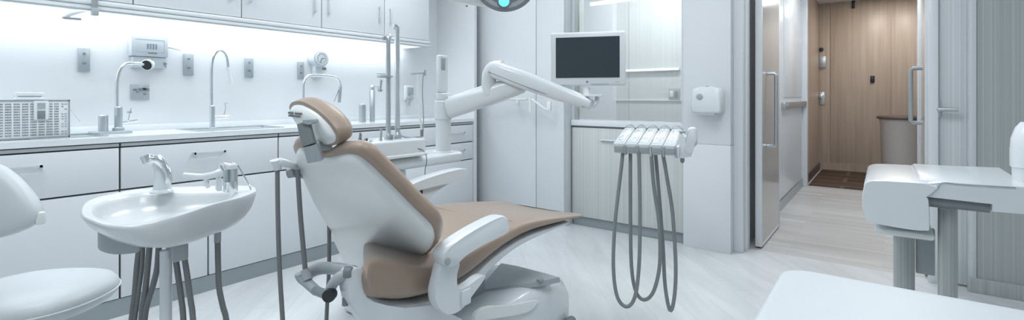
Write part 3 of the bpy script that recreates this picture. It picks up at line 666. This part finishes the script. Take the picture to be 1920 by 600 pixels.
# ------------------------------------------------------------------ dental chair
ch=thing('dental_chair','tan and white dental chair reclined in the middle of the room','dental chair',(-1.43,1.5,0))
def section(Y,x0,x1,zb_,zt_,n=3.2,K=32,dip=0,slope=0):
    cx,cz=(x0+x1)/2,(zb_+zt_)/2; hw,hh=(x1-x0)/2,(zt_-zb_)/2; out=[]
    for k in range(K):
        a_=2*math.pi*k/K; c_,s_=math.cos(a_),math.sin(a_); e_=2/n
        X=cx+hw*abs(c_)**e_*(1 if c_>=0 else -1); Z=cz+hh*abs(s_)**e_*(1 if s_>=0 else -1)
        if s_>0: Z-=dip*(1-((X-cx)/hw)**2)*s_
        out.append(V((X,Y,Z)))
    return out
def interp(tbl,y):
    for a_,b_ in zip(tbl,tbl[1:]):
        if a_[0]<=y<=b_[0]:
            t=(y-a_[0])/(b_[0]-a_[0]); return [p+(q-p)*t for p,q in zip(a_,b_)]
    return tbl[-1] if y>tbl[-1][0] else tbl[0]
seat=[(.862,.600,.612),(.872,.56,.632),(.90,.535,.640),(.945,.515,.636),(1.03,.479,.615),(1.15,.454,.590),(1.285,.457,.588),(1.36,.474,.592),(1.458,.506,.602),(1.565,.530,.612),(1.70,.545,.612),(1.88,.540,.590),(2.06,.532,.560),(2.14,.527,.545),(2.172,.530,.540)]
pts=smooth([V(s) for s in seat],3)
n_=len(pts); rg=[]
for i,p in enumerate(pts):
    y,zb_,zt_=p
    e0=min(1,((y-.855)/.06)) if y<.915 else 1; e1=min(1,((2.178-y)/.05)) if y>2.128 else 1
    ins=.05*(1-math.sqrt(max(0,1-(1-min(e0,e1))**2)))
    xa=max(-1.735,-1.365*y); xb=-1.18
    ins=min(ins,(xb-xa)/2-.02)
    rg.append(section(y,xa+ins,xb-ins,zb_,max(zt_,zb_+.006),3.4,40,dip=.012*min(1,(xb-xa)/.5)**2))
seat_o=MB().rings(rg).build('seat_cushion',TAN,ch,sharp=60)
# stitching seams over the seat
for ys in (1.30,1.62):
    st=interp(seat,ys); 
    MB().tube([V((x,ys,st[2]+.0012-.012*(1-((x+1.4575)/.2775)**2))) for x in [-1.70+.02*i for i in range(25)]],.0009,6).build('seam',mat('seam_brown',(.29,.22,.17),.6) if ys==1.30 else bpy.data.materials['seam_brown'],seat_o)
# white under pan
pan=[(.885,.44,.56),(.95,.385,.512),(1.1,.36,.458),(1.25,.37,.455),(1.36,.41,.472),(1.46,.455,.504),(1.565,.487,.528),(1.7,.505,.543),(1.88,.512,.538),(2.04,.516,.530)]
pts=smooth([V(s) for s in pan],3)
MB().rings([section(p.x,max(-1.72,-1.365*p.x),-1.195,p.y,p.z,5 if p.x>1 else 3,40) for p in pts]).build('seat_pan',W_PL,ch,sharp=50)
# rear hip body: joins backrest to pan (near side and far side)
hipo=[(662,506),(668,502),(676,503),(681,507),(678,514),(678,524),(683,548),(700,566),(760,578),(815,572),(830,585),(870,600),(860,640),(760,660),(700,620),(664,580),(652,540),(655,512)]
hp_=smooth([onX(a_,b_,-1.185) for a_,b_ in hipo],2,True)
MB().slab(hp_,V((1,0,0)),[(-.045,.97),(-.04,1),(-.01,1),(.0,.98)]).build('side_frame',W_PL,ch)
# backrest
P0=V((-1.2,1.15,.62)); a_=V((0,-.32,.35)).normalized(); nb=V((1,0,0)).cross(a_); nb=nb if nb.y>0 else -nb
seamp=[(556,282),(563,273),(580,280),(595,289),(612,292),(626,290),(641,286),(658,284),(674,288),(690,299),(707,314),(744,351),(781,389),(806,413),(816,428),(818,446),(812,461),(800,473),(778,482),(740,489),(695,497),(676,499),(662,480),(639,451),(615,413),(590,370),(567,319),(558,300)]
so=smooth([onP(x,y,P0,nb) for x,y in seamp],3,True)
bc=onP(700,395,P0,nb)
hcv=[(628,432),(660,436),(720,440),(760,470),(740,489),(712,494),(695,500),(684,508),(680,520),(686,548),(702,568),(760,582),(760,604),(700,602),(672,580),(657,548),(651,518),(656,497),(646,470)]
MB().slab([onP(x,y,P0,nb) for x,y in hcv],nb,[(-.027,.97),(-.025,.995),(-.015,1),(.03,1)]).build('hinge_cover',W_SH,ch,sharp=50)
MB().slab(so,nb,[(-.030,.5),(-.0295,.75),(-.027,.88),(-.021,.945),(-.012,.975),(0,.988),(.008,.99)],bc).build('back_shell',W_SH,ch,sharp=60)
cu=[(553,287),(549,274),(556,262),(572,262),(586,275),(600,287),(614,287),(628,278),(645,276),(660,275),(677,279),(695,292),(711,308),(748,346),(785,384),(812,410),(822,427),(823,447),(815,463),(802,475),(778,486),(740,492),(695,498),(676,499),(661,480),(638,451),(613,413),(588,370),(563,319)]
so2=smooth([onP(x,y,P0,nb) for x,y in cu],3,True)
MB().slab(so2,nb,[(-.004,.975),(.0,.995),(.008,1.004),(.022,1.0),(.033,.978),(.040,.93),(.043,.8),(.043,.4)],bc).build('back_cushion',TAN,ch,sharp=60)
# headrest
H0=V((-1.3,.82,1.02)); nh=V((.10,1,.30)).normalized()
hs=[(546,205),(549,197),(558,194),(571,196),(595,209),(618,230),(632,250),(634,262),(628,269),(613,272),(590,266),(577,252),(566,235),(553,219)]
hc=onP(592,235,H0,nh)
MB().slab(smooth([onP(x,y,H0,nh) for x,y in hs],4,True),nh,[(-.022,.3),(-.020,.7),(-.012,.9),(0,.98),(.006,.985)],hc).build('headrest_shell',W_SH,ch,sharp=60)
hs2=[(544,203),(547,192),(558,188),(572,190),(596,203),(620,224),(635,245),(638,262),(631,271),(613,274),(588,268),(574,253),(563,237),(551,220)]
MB().slab(smooth([onP(x,y,H0,nh) for x,y in hs2],4,True),nh,[(-.004,.98),(.002,1.0),(.015,1.01),(.030,1.0),(.043,.95),(.052,.85),(.055,.5)],hc).build('headrest_cushion',TAN,ch,sharp=60)
# printed marks on headrest shell
mk=MB(); random.seed(4)
u_=(onP(581,209,H0,nh)-onP(555,207,H0,nh)); wv=(onP(566,214,H0,nh)-onP(565,207,H0,nh)); o0=onP(553,205,H0,nh)-nh*.0235
for i in range(8):
    for j in range(2):
        if random.random()<.85:
            p=o0+u_*(i/8)+wv*(j*.75+.1); mk.slab([p,p+u_*.09,p+u_*.08+wv*.5,p+u_*.01+wv*.5],nh,[(0,1),(.006,1)])
mk.build('printed_marks',G_DK,ch)
# headrest bracket
dB=1.40
beam([P(570,231,dB),P(574,248,dB-.005),P(581,272,dB-.01)],.018,.013,'headrest_bracket',G_DK,ch,z=F,n=4)
beam([P(583,271,dB-.005),P(588,286,dB),P(592,301,dB+.005)],.022,.015,'bracket_socket',G_MID,ch,z=F,n=4)
MB().tube([P(592,270,dB+.03),P(606,275,dB+.05),P(622,272,dB+.06)],.012,12,3).build('bracket_pivot',G_MID,ch)
MB().slab([P(566,231,dB-.02),P(568,225,dB-.02),P(588,224,dB-.02),P(590,228,dB-.02),P(580,234,dB-.02)],F,[(0,1),(.03,1)]).build('bracket_lever',G_MID,ch)
# near armrest
sup=[(832,488),(822,520),(816,552),(822,576),(838,590),(858,586),(874,572),(888,552),(900,536),(912,517),(900,520),(880,535),(864,542),(858,536),(857,515),(862,494),(853,484)]
MB().slab(smooth([onX(a2_,b2_,-1.11) for a2_,b2_ in sup],3,True),V((1,0,0)),[(-.035,.98),(-.03,1),(-.006,1),(0,.985)]).build('armrest_support',W_PL,ch)
pad=[(831,486),(832,476),(842,464),(870,443),(905,422),(938,406),(950,406),(956,414),(958,430),(948,440),(905,461),(872,482),(853,500),(838,499)]
po=smooth([onX(a2_,b2_,-1.09) for a2_,b2_ in pad],3,True)
MB().slab(po,V((1,0,0)),[(-.056,.9),(-.052,.965),(-.043,1),(-.012,1),(-.004,.975),(0,.94)]).build('armrest',W_PL,ch,sharp=50)
q=onX(839,491,-1.09); MB().lathe(q,[(.012,0),(.012,.003),(.008,.004),(0,.004)],20,ax=(1,0,0)).build('pivot_cap',G_MID,ch)
q0=onX(860,545,-1.12);q1=onX(877,566,-1.12)
MB().box((-1.111,q0.y,q1.z),(-1.104,q1.y,q0.z),.003).build('switch_panel',W_PL,ch); 
# far armrest
fp=[(752,362),(765,350),(790,338),(830,325),(862,317),(876,317),(880,322),(877,332),(862,341),(830,347),(795,355),(770,364)]
MB().slab(smooth([onX(a2_,b2_,-1.82) for a2_,b2_ in fp],3,True),V((1,0,0)),[(-.075,.9),(-.065,1),(-.01,1),(0,.96)]).build('armrest',W_PL,ch,sharp=50)
fs=[(765,362),(790,355),(840,345),(856,341),(835,352),(818,366),(808,382),(800,392),(770,392),(758,380)]
MB().slab(smooth([onX(a2_,b2_,-1.82) for a2_,b2_ in fs],3,True),V((1,0,0)),[(-.06,1),(-.02,1)]).build('armrest_support',W_PL,ch)
pz=onX(785,385,-1.86)
MB().tube([pz,V((-1.86,pz.y-.02,.56)),V((-1.80,pz.y-.05,.50)),V((-1.70,pz.y-.05,.50))],.03,14,4).build('armrest_bracket',W_SH,ch)
MB().box(onX(787,364,-1.808),onX(793,356,-1.80),.002).build('dark_latch',BLK,ch)
# base
def bsec(Y,x0,x1,z1,n=4,z0=0): return section(Y,x0,x1,z0,z1,n,40)
MB().rings([bsec(y,-1.62+i_,-1.215-i_,z_,5) for y,i_,z_ in ((1.2,.06,.10),(1.22,.02,.17),(1.27,0,.24),(1.4,0,.285),(1.75,0,.29),(1.95,.0,.275),(2.06,.01,.245),(2.12,.03,.18),(2.145,.06,.10))]).build('base',W_PL,ch,sharp=50)
pl=[(907,544),(903,536),(939,494),(968,499),(1050,521),(1012,529)]
MB().slab([onZ(a2_,b2_,.295) for a2_,b2_ in pl],UP,[(-.02,1),(-.003,1),(.003,.98)]).build('base_top_plate',G_MID,ch)
MB().slab([onZ(a2_,b2_,.30) for a2_,b2_ in [(1005,527),(1016,520),(1020,526),(1013,529)]],UP,[(0,1),(.008,.8)]).build('foot_switch',G_TRIM,ch)
bx('lift_column',(-1.52,1.40,.27),(-1.36,1.62,.53),G_MID,ch,.01)
MB().box((-1.235,1.98,.0),(-1.19,2.11,.055),.02,3).build('rubber_foot',G_DK,ch)
MB().slab(smooth([onX(a2_,b2_,-1.213) for a2_,b2_ in [(905,577),(960,572),(1004,563),(1008,570),(985,586),(930,596),(890,600)]],3,True),V((1,0,0)),[(-.012,1),(.002,1),(.005,.97)]).build('side_recess',W_SH,ch)
# rear pivot and grey foot-control linkage left of the chair
DL=1.50
MB().tube([P(572,528,DL+.1),P(580,512,DL+.1),P(602,503,DL+.1),P(630,504,DL+.08),P(662,510,DL)],[.019,.020],16,5).build('rear_pipe',G_MID,ch)
MB().tube([P(660,512,DL-.1),P(640,518,DL-.12),P(626,530,DL-.12),P(617,548,DL-.12)],[.016,.014],16,4).build('pivot_arm',G_MID,ch)
q=P(660,510,DL-.12); MB().lathe(q,[(.014,0),(.017,.006),(.017,.02),(0,.022)],18,ax=R*-1).build('pivot_knob',G_DK,ch)
MB().tube([P(592,545,DL-.0),P(616,554,DL-.12)],.0135,18).build('link_bar',G_DK,ch)
q=P(617,554,DL-.14); MB().lathe(q,[(.018,-.015),(.0185,0),(.017,.008),(0,.009)],26,ax=F*-1).build('round_knob',BLK,ch)
MB().tube([P(646,515,DL-.1),P(648,560,DL-.1)],.007,10).tube([P(648,558,DL-.1),P(648,572,DL-.1)],.010,10).build('lock_lever',G_DK,ch)
# ------------------------------------------------------------------ suction holder with two hanging hoses
sh=ch
MB().tube([P(517,308,1.58),P(525,304,1.58),P(545,309,1.6),P(560,316,1.64)],[.016,.009],14,4).build('holder_arm',W_PL,sh)
MB().tube([P(517,300,1.575),P(520,318,1.58)],[.018,.013],14).build('holder_cup',W_PL,sh)
MB().tube([P(541,324,1.62),P(553,322,1.62)],.018,16).tube([P(548,324,1.62),P(572,330,1.70)],.011,12).build('holder_cup',G_MID,sh)
MB().tube([P(520,316,1.58),P(521,400,1.58),P(524,500,1.57),P(530,600,1.55),P(536,700,1.52),P(560,790,1.55)],.0072,12,5).build('hose',G_HOSE,sh)
MB().tube([P(558,318,1.6),P(563,400,1.59),P(569,470,1.57),P(573,512,1.56)],.0078,12,5).build('hose',G_HOSE,sh)
MB().tube([P(617,415,2.0),P(617,495,2.0),P(614,560,2.0),P(610,640,2.0)],.0080,12,4).build('hose',G_HOSE,sh)
MB().tube([P(562,512,1.56),P(566,521,1.56),P(576,530,1.55),P(594,546,1.53)],[.017,.015],16,4).build('elbow_joint',G_MID,sh)
MB().tube([P(571,505,1.555),P(577,524,1.55)],[.012,.017],16).build('hose_collar',G_MID,sh)
# ------------------------------------------------------------------ spittoon basin
bz=.80
rim=[(151,396),(158,381),(180,371),(209,364),(240,358),(272,354),(308,352),(345,351),(385,350),(425,349),(458,349),(474,350),(480,355),(477,362),(450,373),(420,380),(395,387),(360,399),(335,407),(308,414),(278,421),(247,426),(218,425),(192,421),(168,412),(155,405)]
ro=smooth([onZ(a2_,b2_,bz) for a2_,b2_ in rim],3,True)
cen=onZ(318,384,bz); 
bs0=thing('spittoon_basin','white oval spittoon basin on a slim pole left of the chair','basin',(cen.x,cen.y,0))
low=onZ(355,384,bz)
def bring(sc,z,c): c0=cen.lerp(c,1-sc) ; return [c0+(p-cen)*sc+UP*(z-bz) for p in ro]
low=onZ(392,378,bz)
def hring(sc,z): return [low+(p-low)*sc+UP*(z-bz) for p in ro]
outer=[hring(.12,.700),hring(.40,.704),hring(.60,.713),hring(.76,.728),hring(.88,.748),hring(.95,.768),hring(.985,.784),hring(1.0,.793),hring(.996,.800),hring(.982,.803)]
inc=onZ(290,386,bz)
def iring(sc,z,sx=0): c0=cen.lerp(inc,min(1,(1-sc)*2.2)); return [c0+(p-cen)*sc+UP*(z-bz) for p in ro]
inner=[iring(.93,.801),iring(.84,.799),iring(.80,.795),iring(.775,.780),iring(.74,.757),iring(.66,.738),iring(.45,.729),iring(.25,.727),iring(.05,.726)]
MB().rings(outer+inner).build('bowl',W_CER,bs0,sharp=70)
MB().lathe(iring(.05,.726)[0]*0+cen.lerp(inc,1)+UP*(.7275-bz),[(.022,0),(.022,.002),(.012,.003),(0,.003)],20).build('drain',STL,bs0)
pp=onZ(312,455,.665); pp=V((cen.x,cen.y,0)); pb=P(311,470,(cen-CAM).dot(F)-.03)
MB().tube([V((pb.x,pb.y,.675)),V((pb.x,pb.y,.012))],.0155,18).build('pole',W_PL,bs0)
MB().lathe((pb.x,pb.y,0),[(.15,0),(.155,.006),(.15,.014),(.03,.02),(.016,.03)],36).build('pole_foot',W_PL,bs0)
dbn=(cen-CAM).dot(F)
a=P(183,430,1.30)
# grey cup holder under the left rim
co=[P(184,432,1.26),P(196,429,1.36),P(240,430,1.42),P(258,437,1.40),P(258,440,1.28),P(235,440,1.20),P(205,441,1.19),P(188,438,1.21)]
zc=co[0].z; ho=smooth([V((p.x,p.y,.775)) for p in co],3,True)
co=[onZ(x,y,.755) for x,y in [(183,432),(195,428),(232,427),(258,431),(263,437),(252,441),(215,443),(190,438)]]
MB().slab(smooth(co,3,True),UP,[(-.048,.97),(-.044,1),(-.002,1),(0,.98)]).build('cup_holder',G_MID,bs0)
co=[onZ(x,y,.768) for x,y in [(196,430),(215,427),(250,424),(278,424),(282,431),(262,437),(225,438),(200,435)]]
MB().slab(smooth(co,3,True),UP,[(-.012,.95),(-.009,1),(-.001,1),(0,.97)]).build('holder_tray',W_CER,bs0)
q=P(333,458,dbn-.02)
MB().box(q+V((-.035,-.02,-.045)),q+V((.028,.02,.005)),.006).build('hose_block',G_MID,bs0)
d_=dbn-.02
hl=[([(262,457),(257,500),(253,550),(247,600),(240,700),(238,800)],.0078),([(268,456),(266,500),(258,560),(252,610),(248,700)],.006),([(281,456),(277,500),(272,550),(265,600),(262,720)],.0078),
    ([(298,456),(295,500),(287,535),(275,575),(270,610),(262,700)],.0078),([(327,466),(333,510),(340,560),(344,600),(350,720)],.0078),([(343,466),(350,510),(357,560),(362,600),(368,720)],.0078),([(408,450),(409,500),(411,540),(418,575),(425,605),(436,720)],.0085)]
for pts,r_ in hl: MB().tube([P(x,y,d_+(.12 if x>400 else 0)) for x,y in pts],r_,12,4).build('hose',G_HOSE,bs0)
MB().tube([P(408,426,d_+.12),P(408,454,d_+.12)],.010,12).build('hose_collar',G_MID,bs0)
# spout
ds=1.66
q=onZ(303,359,.803); ds=(q-CAM).dot(F)
MB().tube([P(303,360,ds),P(305,340,ds),P(304,322,ds),P(298,306,ds),P(291,296,ds)],[.026,.018],18,4).lathe(V((q.x,q.y,.800)),[(.034,0),(.034,.006),(.028,.012)],24).build('spout_base',W_PL,bs0)
MB().tube([P(317,343,ds-.02),P(315,326,ds-.02),P(307,310,ds-.02),P(295,300,ds-.03),P(284,299,ds-.04),P(276,297,ds-.05)],[.010,.018],14,4).build('spout',CHR,bs0)
MB().tube([P(273,292,ds-.05),P(278,305,ds-.05)],[.016,.014],14).build('spout_tip',CHR,bs0)
# syringe-type instruments on basin deck
zi=.803
def zfix(px,dd): return P(px,0,dd)
di=(onZ(430,358,.803)-CAM).dot(F)
t=thing('syringe_stand','clear and steel syringe stand at the right end of the basin','stand',V((P(432,358,di).x,P(432,358,di).y,.803)))
MB().tube([P(425,358,di),P(425,318,di)],.011,14).tube([P(439,358,di),P(439,312,di)],.011,14).build('cylinder',STL,t)
MB().tube([P(432,359,di-.01),P(432,340,di-.01)],.019,16).build('collar',CHR,t)
MB().box(P(420,316,di+.005),P(446,308,di-.005),.002).tube([P(436,314,di),P(438,306,di)],.006,8).build('top_bar',W_PL,t)
MB().tube([P(406,355,di),P(408,320,di),P(415,308,di),P(432,309,di)],.004,8,4).tube([P(446,310,di),P(466,345,di),P(470,356,di)],.0025,8,3).tube([P(412,308,di),P(432,345,di)],.004,8).build('wire_frame',CHR,t)
t=thing('spray_handpiece','white spray handpiece lying across the basin rim','handpiece',P(388,340,di-.05))
MB().tube([P(345,328,di-.05),P(365,330,di-.05),P(382,331,di-.05),P(404,327,di-.05),P(414,322,di-.04)],[.008,.013],12,4).build('grip',W_PL,t)
MB().tube([P(388,332,di-.05),P(386,342,di-.05),P(391,352,di-.05)],[.008,.006],10,3).tube([P(410,326,di-.04),P(411,357,di-.03)],.008,12).build('stem',W_PL,t)
# ------------------------------------------------------------------ stool
sc_=P(62,540,1.66); stz=.49
st=thing('stool','white upholstered operator stool cut by the left edge of the frame','stool',(sc_.x,sc_.y,0))
def sq(c,rx,ry,z,K=40,th=YAW,n=2.3):
    out=[]
    for k in range(K):
        a_=2*math.pi*k/K; c_,s_=math.cos(a_),math.sin(a_); e_=2/n
        X=rx*abs(c_)**e_*(1 if c_>=0 else -1); Y=ry*abs(s_)**e_*(1 if s_>=0 else -1)
        out.append(V((c.x,c.y,0))+R*X+F*Y+UP*z)
    return out
so_=MB().rings([sq(sc_,.17,.17,.405),sq(sc_,.205,.195,.412),sq(sc_,.222,.207,.43),sq(sc_,.226,.21,.448),sq(sc_,.224,.208,.462),sq(sc_,.212,.196,.478),sq(sc_,.18,.165,.488),sq(sc_,.10,.09,.492),sq(sc_,.02,.02,.493)]).build('seat',W_LEA,st,sharp=70)
pp_=sq(sc_,.2275,.2115,.447,60); MB().tube(pp_+[pp_[0]],.0025,6).build('piping',W_SH,so_)
MB().lathe((sc_.x,sc_.y,.09),[(.035,0),(.035,.15),(.025,.155),(.025,.31),(.10,.317)],20).build('gas_column',CHR,st)
for k in range(5):
    an=2*math.pi*k/5+.3; dv=V((math.cos(an),math.sin(an),0)); b0=V((sc_.x,sc_.y,.10))
    lg=MB().tube([b0,b0+dv*.15+V((0,0,-.01)),b0+dv*.26+V((0,0,-.035))],[.022,.014],12,2).build('leg',CHR,st)
    MB().lathe(b0+dv*.26+V((0,0,-.10))+dv.cross(UP)*.012,[(.026,-.024),(.03,-.02),(.03,0),(.026,.004)],18,ax=dv.cross(UP)).build('castor',G_DK,lg)
# back pad: tilted ellipse
db=1.45
c1=P(-25,375,db); nn=(F*-1+R*.35+UP*.15).normalized()
bo=[(-110,330),(-60,303),(-10,305),(25,325),(52,352),(72,380),(78,400),(70,416),(45,432),(5,445),(-40,450),(-90,440),(-120,400),(-125,360)]
bp=smooth([onP(x,y,c1,nn) for x,y in bo],3,True)
bk=MB().slab(bp,nn,[(-.035,.7),(-.032,.9),(-.02,.98),(0,1.0),(.014,.98),(.024,.92),(.032,.75),(.035,.4),(.036,.05)]).build('backrest',W_LEA,st,sharp=70)
q=P(76,405,db+.03); MB().box(q+V((-.014,-.012,-.026)),q+V((.004,.012,.012)),.006).build('adjuster',W_SH,st)
MB().tube([P(-25,430,db+.05),P(-35,500,db+.15),V((sc_.x,sc_.y,.40))+R*-.12,V((sc_.x,sc_.y,.40))],.014,12,4).build('back_bar',CHR,st)
# ------------------------------------------------------------------ right: foreground table
ft=thing('side_table','white round-cornered table top in the near right corner','table',(.25,.70,0))
def rrect(x0,x1,y0,y1,r,z,K=8):
    out=[]
    for cx_,cy_,a0 in ((x1-r,y1-r,0),(x0+r,y1-r,90),(x0+r,y0+r,180),(x1-r,y0+r,270)):
        for k in range(K+1):
            a_=math.radians(a0+90*k/K); out.append(V((cx_+r*math.cos(a_),cy_+r*math.sin(a_),z)))
    return out
x0,x1,y0,y1=-.152,.65,.42,1.062
MB().rings([rrect(x0+i_,x1-i_,y0+i_,y1-i_,.045,z_) for z_,i_ in ((.765,.03),(.77,.012),(.782,.0),(.792,.0),(.798,.003),(.800,.010))]).build('table_top',mat('table_white',(.585,.63,.66),.45,var=.01),ft,sharp=60)
for x,y in ((0,.55),(.5,.55),(0,.93),(.5,.93)):
    MB().tube([(x,y,0),(x,y,.77)],.02,14).build('leg',STL,ft)
# ------------------------------------------------------------------ right console
dc=1.95
cn=thing('side_console','white rounded console on grey metal pillars at the right','console',P(1735,420,dc)*1)
cn.location=V((P(1735,300,dc).x,P(1735,300,dc).y,0))
uc=V((1,0,0)); vc=V((0,1,0))
def yf(px,d): return P(px,0,d)
# block: front face in plane Y=YC
YC=P(1680,380,1.85).y
def fY(px,py_,y=None): return onY(px,py_,YC if y is None else y)
blk=[(1619,352),(1622,343),(1640,338),(1700,341),(1738,344),(1748,348),(1760,352),(1738,370),(1742,375),(1744,428),(1736,434),(1700,431),(1640,420),(1624,412),(1617,395),(1616,370)]
bo_=smooth([fY(a2_,b2_) for a2_,b2_ in blk],3,True)
YB=.60
MB().slab(bo_,V((0,1,0)),[(0,.97),(.006,.99),(.015,1),(YB-.02,1),(YB,.96)]).build('front_block',W_PL,cn,sharp=45)
arm=[(1738,345),(1760,343),(1800,345),(1935,352),(1935,404),(1862,398),(1862,384),(1738,370)]
MB().slab([fY(a2_,b2_) for a2_,b2_ in arm],V((0,1,0)),[(.01,.99),(.016,1),(YB-.02,1),(YB-.01,.99)]).build('side_arm',W_PL,cn,sharp=40)
a=fY(1745,322);b=fY(1935,352); zt2=a.z
tp=[onZ(x,y,fY(1700,341).z) for x,y in ((1800,345),(1935,352),(1935,336),(1812,324),(1770,338))]
g1=fY(1740,379);g2=fY(1860,392)
MB().tube([g1+V((0,.05,0)),g2+V((0,.05,0))],[.024,.022],20).build('grey_bar',G_DK,cn)
zz=fY(1700,342).z
rr_=MB(); 
P1=fY(1622,345,YC+.01); 
rr_.box((P1.x+.16,YC+.05,zz-.03),(fY(1935,350).x,YC+YB-.02,zz+.012),.012,4).build('raised_deck',W_PL,cn)
lin=MB().tube([fY(1758,352)+V((0,-.0,0)),fY(1768,343)+V((0,.004,0)),fY(1800,345.5)+V((0,.004,0)),fY(1905,352)+V((0,.004,0))],.002,6,3).build('panel_joint',G_TRIM,cn)
for l,r_,dep in ((1675,1716,.23),(1759,1797,.10)):
    a=fY(l,440,YC+dep); b=fY(r_,440,YC+dep); rad=(b.x-a.x)/2
    MB().lathe(((a.x+b.x)/2,YC+dep+.02,0),[(rad,0),(rad,.66 if l==1675 else .70)],6 if False else 28,sy=.9).build('pillar',PIL,cn)
a=fY(1640,438,YC+.08); b=fY(1752,450,YC+.08)
MB().box((a.x,YC+.05,b.z),(b.x,YC+.28,a.z+.03),.01).build('under_box',W_SH,cn)
MB().box((fY(1717,440,YC+.27).x,YC+.26,fY(1717,512,YC+.26).z),(fY(1753,440,YC+.27).x,YC+.30,b.z),.004).build('back_plate',G_MID,cn)
MB().box((fY(1670,440,YC+.2).x,YC+.02,0),(fY(1860,440,YC+.2).x,YC+.32,.03),.008).build('foot_plate',G_MID,cn)
# rounded white drum standing at far right
q=fY(1945,300,YC+.18)
dr=thing('white_drum','white rounded container standing on the console at the right edge','container',(q.x,q.y,zz+.012))
r_=q.x-fY(1893,300,YC+.18).x
MB().lathe((q.x,q.y,zz+.012),[(r_*.9,0),(r_*.93,.05),(r_,.055),(r_,.12),(r_*.98,.125)],40).build('drum_body',W_PL,dr)
MB().lathe((q.x,q.y,zz+.137),[(r_*.99,0),(r_*.97,.03),(r_*.8,.07),(r_*.6,.09),(0,.095)],40).build('lid',W_TOP,dr)
# ------------------------------------------------------------------ lights
def area(name,loc,sx,sy,pw,col=(.93,.965,1.0),rot=(0,0,0)):
    l=bpy.data.lights.new(name,'AREA'); l.shape='RECTANGLE'; l.size=sx; l.size_y=sy; l.energy=pw; l.color=col
    o=bpy.data.objects.new(name,l); C.objects.link(o); o.location=loc; o.rotation_euler=rot; return o
cl=[(-2.4,.2),(-2.4,2.3),(-.4,.2),(-.4,2.3)]
cll=['ceiling light panel over the stool','ceiling light panel over the assistant unit','ceiling light panel above the viewer','ceiling light panel before the doorway']
for (x,y),lb in zip(cl,cll):
    t=thing('ceiling_light','square white '+lb,'light',(x,y,CH))
    MB().box((x-.48,y-.48,CH-.03),(x-.45,y+.48,CH)).box((x+.45,y-.48,CH-.03),(x+.48,y+.48,CH)).box((x-.45,y-.48,CH-.03),(x+.45,y-.45,CH)).box((x-.45,y+.45,CH-.03),(x+.45,y+.48,CH)).build('frame',W_PL,t)
    bx('diffuser',(x-.45,y-.45,CH-.012),(x+.45,y+.45,CH-.002),LEDP,t,0)
    area('panel_lamp',(x,y,CH-.016),.88,.88,10.5)
for i,y in enumerate((4.6,6.2)):
    t=thing('hall_light','slim hall ceiling light '+('near the glass doors' if i==0 else 'before the oak entry'),'light',(-.2,y,2.56))
    bx('diffuser',(-.5,y-.06,2.545),(.1,y+.06,2.56),LEDP,t,.002)
    area('hall_lamp',(-.2,y,2.54),.58,.10,10,(.95,.97,1))
t=thing('entry_light','warm recessed ceiling light in the oak entry','light',(.1,8.2,2.56))
MB().lathe((.1,8.2,2.545),[(.11,0),(.12,.004),(.12,.015)],32).build('trim_ring',W_PL,t)
area('entry_lamp',(.1,8.2,2.54),.2,.2,9,(1,.94,.87))
t=thing('room_light','linear ceiling light in the room behind the window','light',(-1.7,4.6,2.56))
bx('diffuser',(-2.2,4.55,2.53),(-1.2,4.65,2.56),LEDP,t,.002)
area('room_lamp',(-1.7,4.6,2.525),.95,.08,17)
# strip lamp in the light rail
area('rail_lamp',(XW+.06,.70,Zb+.002),.07,4.7,6,(.90,.96,1.0),(0,math.radians(20),0))
w=bpy.data.worlds.new('world'); bpy.context.scene.world=w; w.use_nodes=True
w.node_tree.nodes['Background'].inputs[0].default_value=(.75,.82,.88,1); w.node_tree.nodes['Background'].inputs[1].default_value=.25
vs=bpy.context.scene.view_settings; vs.view_transform='Standard'; vs.look='None'; vs.gamma=1; vs.use_curve_mapping=False; vs.exposure=.46
